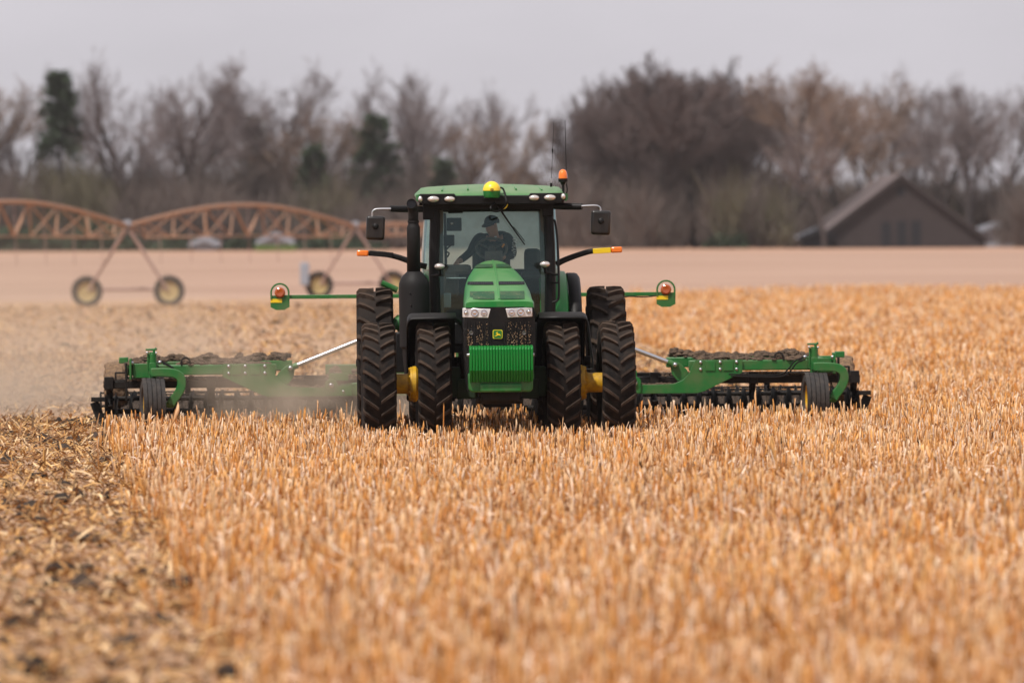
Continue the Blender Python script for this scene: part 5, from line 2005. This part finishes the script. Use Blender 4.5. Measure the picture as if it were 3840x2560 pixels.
TREES = [
    (600, 330, 612, 4, 1.1, 2.2, 'bare tree half hidden between the two tall ones above the irrigation tower'),
    (960, 300, 615, 1, 1.0, 4.4, 'bare tree half hidden left of the flat-topped one'),
    (1500, 330, 618, 0, 1.0, 1.2, 'bare tree half hidden between the big evergreen and the exhaust pipe'),
    (3060, 330, 600, 0, 1.0, 2.0, 'bare tree half hidden left of the barn roof'),
    (3420, 330, 605, 1, 1.0, .4, 'bare tree half hidden above the barn ridge'),
    (3740, 350, 600, 0, 1.0, 5.0, 'bare tree half hidden near the low grey-blue building'),
    (20, 300, 590, 2, 1.2, .3, 'brownish bare tree at the extreme left edge of the picture'),
    (110, 400, 592, 1, 1.0, 2.0, 'shorter bare tree just left of the topmost evergreen'),
    (350, 390, 600, 4, 1.52, 1.0, 'bare tree just right of the topmost evergreen'),
    (505, 215, 585, 0, 1.0, 2.1, 'tall bare tree with a narrow split top above the irrigation tower'),
    (690, 225, 580, 1, 1.2, .8, 'tall bare tree with a broad reddish-grey top above the right-hand irrigation arch'),
    (850, 330, 605, 4, 1.38, 3.9, 'bare tree in the gap left of the flat-topped tree'),
    (1060, 255, 590, 0, 1.35, 4.0, 'flat-topped bare tree with a wide pale grey crown'),
    (1250, 420, 585, 2, 1.38, .2, 'lower brownish bare tree beneath the flat-topped one'),
    (1400, 255, 615, 4, 1.03, 1.7, 'slim bare tree rising behind the big evergreen'),
    (1590, 265, 600, 1, 1.05, 2.9, 'bare tree with open crown above the exhaust pipe'),
    (1720, 330, 590, 0, 1.10, 5.1, 'bare tree above the yellow receiver on the cab roof'),
    (1870, 450, 580, 5, .8, .6, 'smaller bare tree behind the cab roof, right of the receiver'),
    (1985, 620, 590, 2, .7, 1.4, 'lowest bare tree in the dip of the skyline behind the antennas'),
    (2235, 360, 585, 3, .7, .9, 'dark bare tree on the left shoulder of the dense clump beside the antennas'),
    (2330, 250, 575, 3, .95, 3.1, 'dense dark bare tree just right of the antennas'),
    (2480, 208, 570, 3, 1.1, 2.4, 'tallest dense dark bare tree right of the tractor'),
    (2620, 225, 577, 3, 1.0, 4.2, 'dense dark bare tree second from the tallest toward the barn'),
    (2750, 300, 572, 3, .85, 5.5, 'dark bare tree on the right shoulder of the dense clump'),
    (2850, 350, 590, 0, .9, .1, 'paler bare tree filling the gap beside the dense clump'),
    (2970, 240, 565, 2, 1.17, 3.3, 'light brown bare tree with a pointed top left of the barn'),
    (3095, 420, 546, 4, .8, 4.4, 'slender bare tree standing in front of the left barn roof'),
    (3200, 300, 580, 5, .9, 1.1, 'bare tree leaning over the barn roof on its left slope'),
    (3320, 270, 590, 4, 1.15, 2.6, 'bare tree with dark forked limbs behind the barn ridge'),
    (3520, 300, 585, 0, 1.1, 5.6, 'bare tree right behind the right slope of the barn'),
    (3660, 310, 580, 1, 1.15, 3.0, 'bare tree at the right end of the barn'),
    (3820, 320, 575, 4, 1.38, 1.9, 'bare tree at the extreme right edge of the picture'),
]
for tr in TREES:
    place_tree(*tr)


def conifer(px, top, d, wid, seed, label, lo=0.10):
    r = np.random.default_rng(seed)
    g = ground_at(px, d)
    H = W(px, top, d).z - g.z
    e = empty('evergreen_tree', g)
    tag(e, label, 'tree', 'dark evergreens in the shelterbelt')
    MB().tube([(0, 0, 0), (0, 0, H * .5), (0, 0, H * .97)], [H * .02, H * .013, .02], 6).build('trunk', BARK, e)
    P, D = [], []
    for k in range(110):
        u = r.random() ** .8
        z = H * (lo + (.98 - lo) * u)
        ang = r.uniform(0, 6.28)
        ln = wid / 2 * (1 - u) ** .7 * r.uniform(.55, 1.25) + .25
        m = int(14 + 12 * ln)
        f = np.sqrt(r.random(m))
        dr = np.array([math.cos(ang), math.sin(ang), -.18 + .3 * u])
        P.append(np.array([0, 0, z]) + dr * (f * ln)[:, None] + r.normal(0, .14 + .05 * ln, (m, 3)))
        D.append(np.repeat(dr[None], m, 0) + r.normal(0, .5, (m, 3)))
    c, out = np.concatenate(P), np.concatenate(D)
    n = len(c)
    sd = r.normal(0, 1, (n, 3))
    l = r.uniform(.25, .6, n)[:, None]
    V = np.stack([c - sd * .11, c + sd * .11, c + out * l + sd * .05, c + out * l - sd * .05], 1).reshape(-1, 3)
    F = np.arange(n * 4).reshape(-1, 4)
    obj('crown', big_mesh('needles', V, F, None, NEEDLE, False), e)


conifer(232, 262, 583, 4.6, 1, 'ragged evergreen standing out at the skyline on the left', 0.52)
conifer(1415, 420, 583, 7.4, 2, 'big pointed evergreen left of the cab roof')
conifer(1180, 545, 576, 4.0, 3, 'rounded dark evergreen above the end of the irrigation arch')
conifer(1672, 605, 572, 3.4, 4, 'small evergreen just above the left end of the cab roof')
conifer(960, 430, 612, 4.5, 5, 'faint greenish evergreen within the flat-topped bare tree')


def brush():
    r = np.random.default_rng(5)
    Vs, Fs = [], []
    o = 0
    out = {0: [], 1: []}
    for k in range(1300):
        px = r.uniform(-350, 4200)
        d = r.uniform(556, 640)
        if 3020 < px < 3760 and d < 585:
            d = r.uniform(590, 630)
        hmax = 10.5 if px < 1750 else 5.0 if px < 2080 else 10.5 if px < 2950 else 8.5
        h = r.uniform(2.0, hmax) if d > 575 else r.uniform(1.5, hmax * .8)
        g = ground_at(px, d)
        n = int(75 * h / 4)
        w_ = r.uniform(1.2, 2.6)
        b = np.stack([r.normal(0, w_ * .35, n), r.normal(0, w_ * .35, n), r.uniform(0, h * .45, n)], -1)
        dv = np.stack([r.normal(0, .35, n), r.normal(0, .35, n), np.ones(n)], -1)
        l = h * r.uniform(.3, .62, n)[:, None]
        sd = np.cross(dv, r.normal(0, 1, (n, 3)))
        sd /= np.linalg.norm(sd, axis=1, keepdims=True)
        ww = r.uniform(.03, .075, n)[:, None]
        mid = b + dv * l * .5 + r.normal(0, .15, (n, 3))
        tip = b + dv * l + r.normal(0, .3, (n, 3))
        V = np.stack([b - sd * ww, b + sd * ww, mid + sd * ww * .7, mid - sd * ww * .7, tip + sd * ww * .3, tip - sd * ww * .3], 1) + np.array(g)
        out[1 if (180 < px < 420 and h > 4) or (r.random() < .05) else 0].append(V.reshape(-1, 3))
    for q, nm, m, lab in ((0, 'undergrowth', TWIGB, 'dense leafless brush filling the foot of the shelterbelt'), (1, 'budding_undergrowth', MOSS, 'brush tinged with new green in the shelterbelt')):
        V = np.concatenate(out[q])
        n = len(V) // 6
        F = (np.array([(0, 1, 2, 3), (3, 2, 4, 5)])[None] + (np.arange(n) * 6)[:, None, None]).reshape(-1, 4)
        ob = obj(nm, big_mesh(nm, V, F, None, m, False))
        tag(ob, lab, 'brush', None, 'stuff')


brush()


def dark_hedge():
    """low dark evergreen windbreak at the field edge"""
    r = np.random.default_rng(8)
    n = 8200
    px = np.concatenate([r.uniform(-200, 520, 5200), r.uniform(520, 1450, 2400), r.uniform(2650, 2800, 600)])
    d = r.uniform(553, 560, n)
    x = (px - 1920) * d / FPX
    z = np.abs(r.normal(0, 1, n)) * np.where(px < 520, .75, .45) * (1 + .4 * np.sin(px * .021))
    z = np.minimum(z, 2.2)
    c = np.stack([x, d - 70, terrain(x, d - 70) + z], -1)
    s1, s2 = r.normal(0, .16, (n, 3)), r.normal(0, .16, (n, 3))
    V = np.stack([c - s1 - s2, c + s1 - s2, c + s1 + s2, c - s1 + s2], 1).reshape(-1, 3)
    o = obj('hedge', big_mesh('hedge', V, np.arange(n * 4).reshape(-1, 4), None, NEEDLE, False))
    tag(o, 'low dark hedge along the far edge of the field', 'hedge', None, 'stuff')
    n = 1500
    px = r.uniform(960, 1110, n)
    d = r.uniform(530, 538, n)
    x = (px - 1920) * d / FPX
    c = np.stack([x, d - 70, terrain(x, d - 70) + r.uniform(0, .35, n)], -1)
    s1 = r.normal(0, .03, (n, 3))
    upv_ = np.stack([r.normal(0, .05, n), r.normal(0, .05, n), r.uniform(.1, .3, n)], -1)
    V = np.stack([c - s1, c + s1, c + s1 + upv_, c - s1 + upv_], 1).reshape(-1, 3)
    g = paint('spring_grass', (0.10, 0.17, 0.03), .8, .3, (.18, .2, .06))
    o = obj('grass', big_mesh('grass', V, np.arange(n * 4).reshape(-1, 4), None, g, False))
    tag(o, 'patch of fresh green grass at the far field edge', 'grass', None, 'stuff')


dark_hedge()


# ------------------------------------------------------------------ air and dust
def volume_box(name, lo, hi):
    c = [(a + b) / 2 for a, b in zip(lo, hi)]
    s = [b - a for a, b in zip(lo, hi)]
    o = MB().box((0, 0, 0), s).build(name, None, None, 0, 0, c)
    m = bpy.data.materials.new(name)
    m.use_nodes = True
    t = m.node_tree
    t.nodes.clear()
    out = t.nodes.new('ShaderNodeOutputMaterial')
    pv = t.nodes.new('ShaderNodeVolumePrincipled')
    t.links.new(pv.outputs[0], out.inputs['Volume'])
    o.data.materials.append(m)
    return o, t, pv


o, t, pv = volume_box('haze', (-700, -75, -1.0), (700, 900, 30))
pv.inputs['Color'].default_value = (0.93, 0.88, 0.88, 1)
pv.inputs['Density'].default_value = 0.00009
pv.inputs['Anisotropy'].default_value = 0.0
o['kind'] = 'stuff'
o['label'] = 'thin pale haze hanging over the whole field'


def dust(name, lo, hi, dens, label, seed, cx=0.5, scale=0.6):
    o, t, pv = volume_box(name, lo, hi)
    s = [b - a for a, b in zip(lo, hi)]
    pv.inputs['Color'].default_value = (0.97, 0.75, 0.57, 1)
    tc = t.nodes.new('ShaderNodeTexCoord')
    mp = t.nodes.new('ShaderNodeMapping')
    mp.inputs['Scale'].default_value = (2 / s[0], 2 / s[1], 2 / s[2])
    t.links.new(tc.outputs['Object'], mp.inputs[0])
    sp = t.nodes.new('ShaderNodeSeparateXYZ')
    t.links.new(mp.outputs[0], sp.inputs[0])

    def mth(op, a, b):
        q = t.nodes.new('ShaderNodeMath')
        q.operation = op
        for i, vv in enumerate((a, b)):
            if isinstance(vv, (int, float)):
                q.inputs[i].default_value = vv
            else:
                t.links.new(vv, q.inputs[i])
        return q.outputs[0]
    fx = mth('SUBTRACT', 1.0, mth('POWER', mth('ABSOLUTE', sp.outputs['X'], 0), 2.0))
    fy = mth('SUBTRACT', 1.0, mth('POWER', mth('ABSOLUTE', sp.outputs['Y'], 0), 2.0))
    fz = mth('POWER', mth('MULTIPLY', mth('SUBTRACT', 1.0, sp.outputs['Z']), 0.5), 2.2)
    n = t.nodes.new('ShaderNodeTexNoise')
    n.inputs['Scale'].default_value = scale
    n.inputs['Detail'].default_value = 3
    mp2 = t.nodes.new('ShaderNodeMapping')
    mp2.inputs['Location'].default_value = (seed * 3.7, seed, 0)
    t.links.new(tc.outputs['Object'], mp2.inputs[0])
    t.links.new(mp2.outputs[0], n.inputs['Vector'])
    nf = t.nodes.new('ShaderNodeMapRange')
    nf.inputs['From Min'].default_value = 0.42
    nf.inputs['From Max'].default_value = 0.68
    t.links.new(n.outputs['Fac'], nf.inputs['Value'])
    d = mth('MULTIPLY', mth('MULTIPLY', fx, fy), mth('MULTIPLY', fz, nf.outputs[0]))
    t.links.new(mth('MULTIPLY', d, dens), pv.inputs['Density'])
    o['kind'] = 'stuff'
    o['label'] = label
    o['category'] = 'dust'


dust('dust_cloud', (-11.0, 7.6, 0.0), (-3.9, 24.0, 3.0), 0.55, 'tan dust drifting off the outer end of the implement', 1, scale=0.55)
dust('dust_plume', (-4.4, 5.0, 0.0), (-0.9, 6.9, 1.9), 3.4, 'tan dust swirling between the rear wheel and the hinge plate', 2, scale=1.1)
print('stalks', nst)
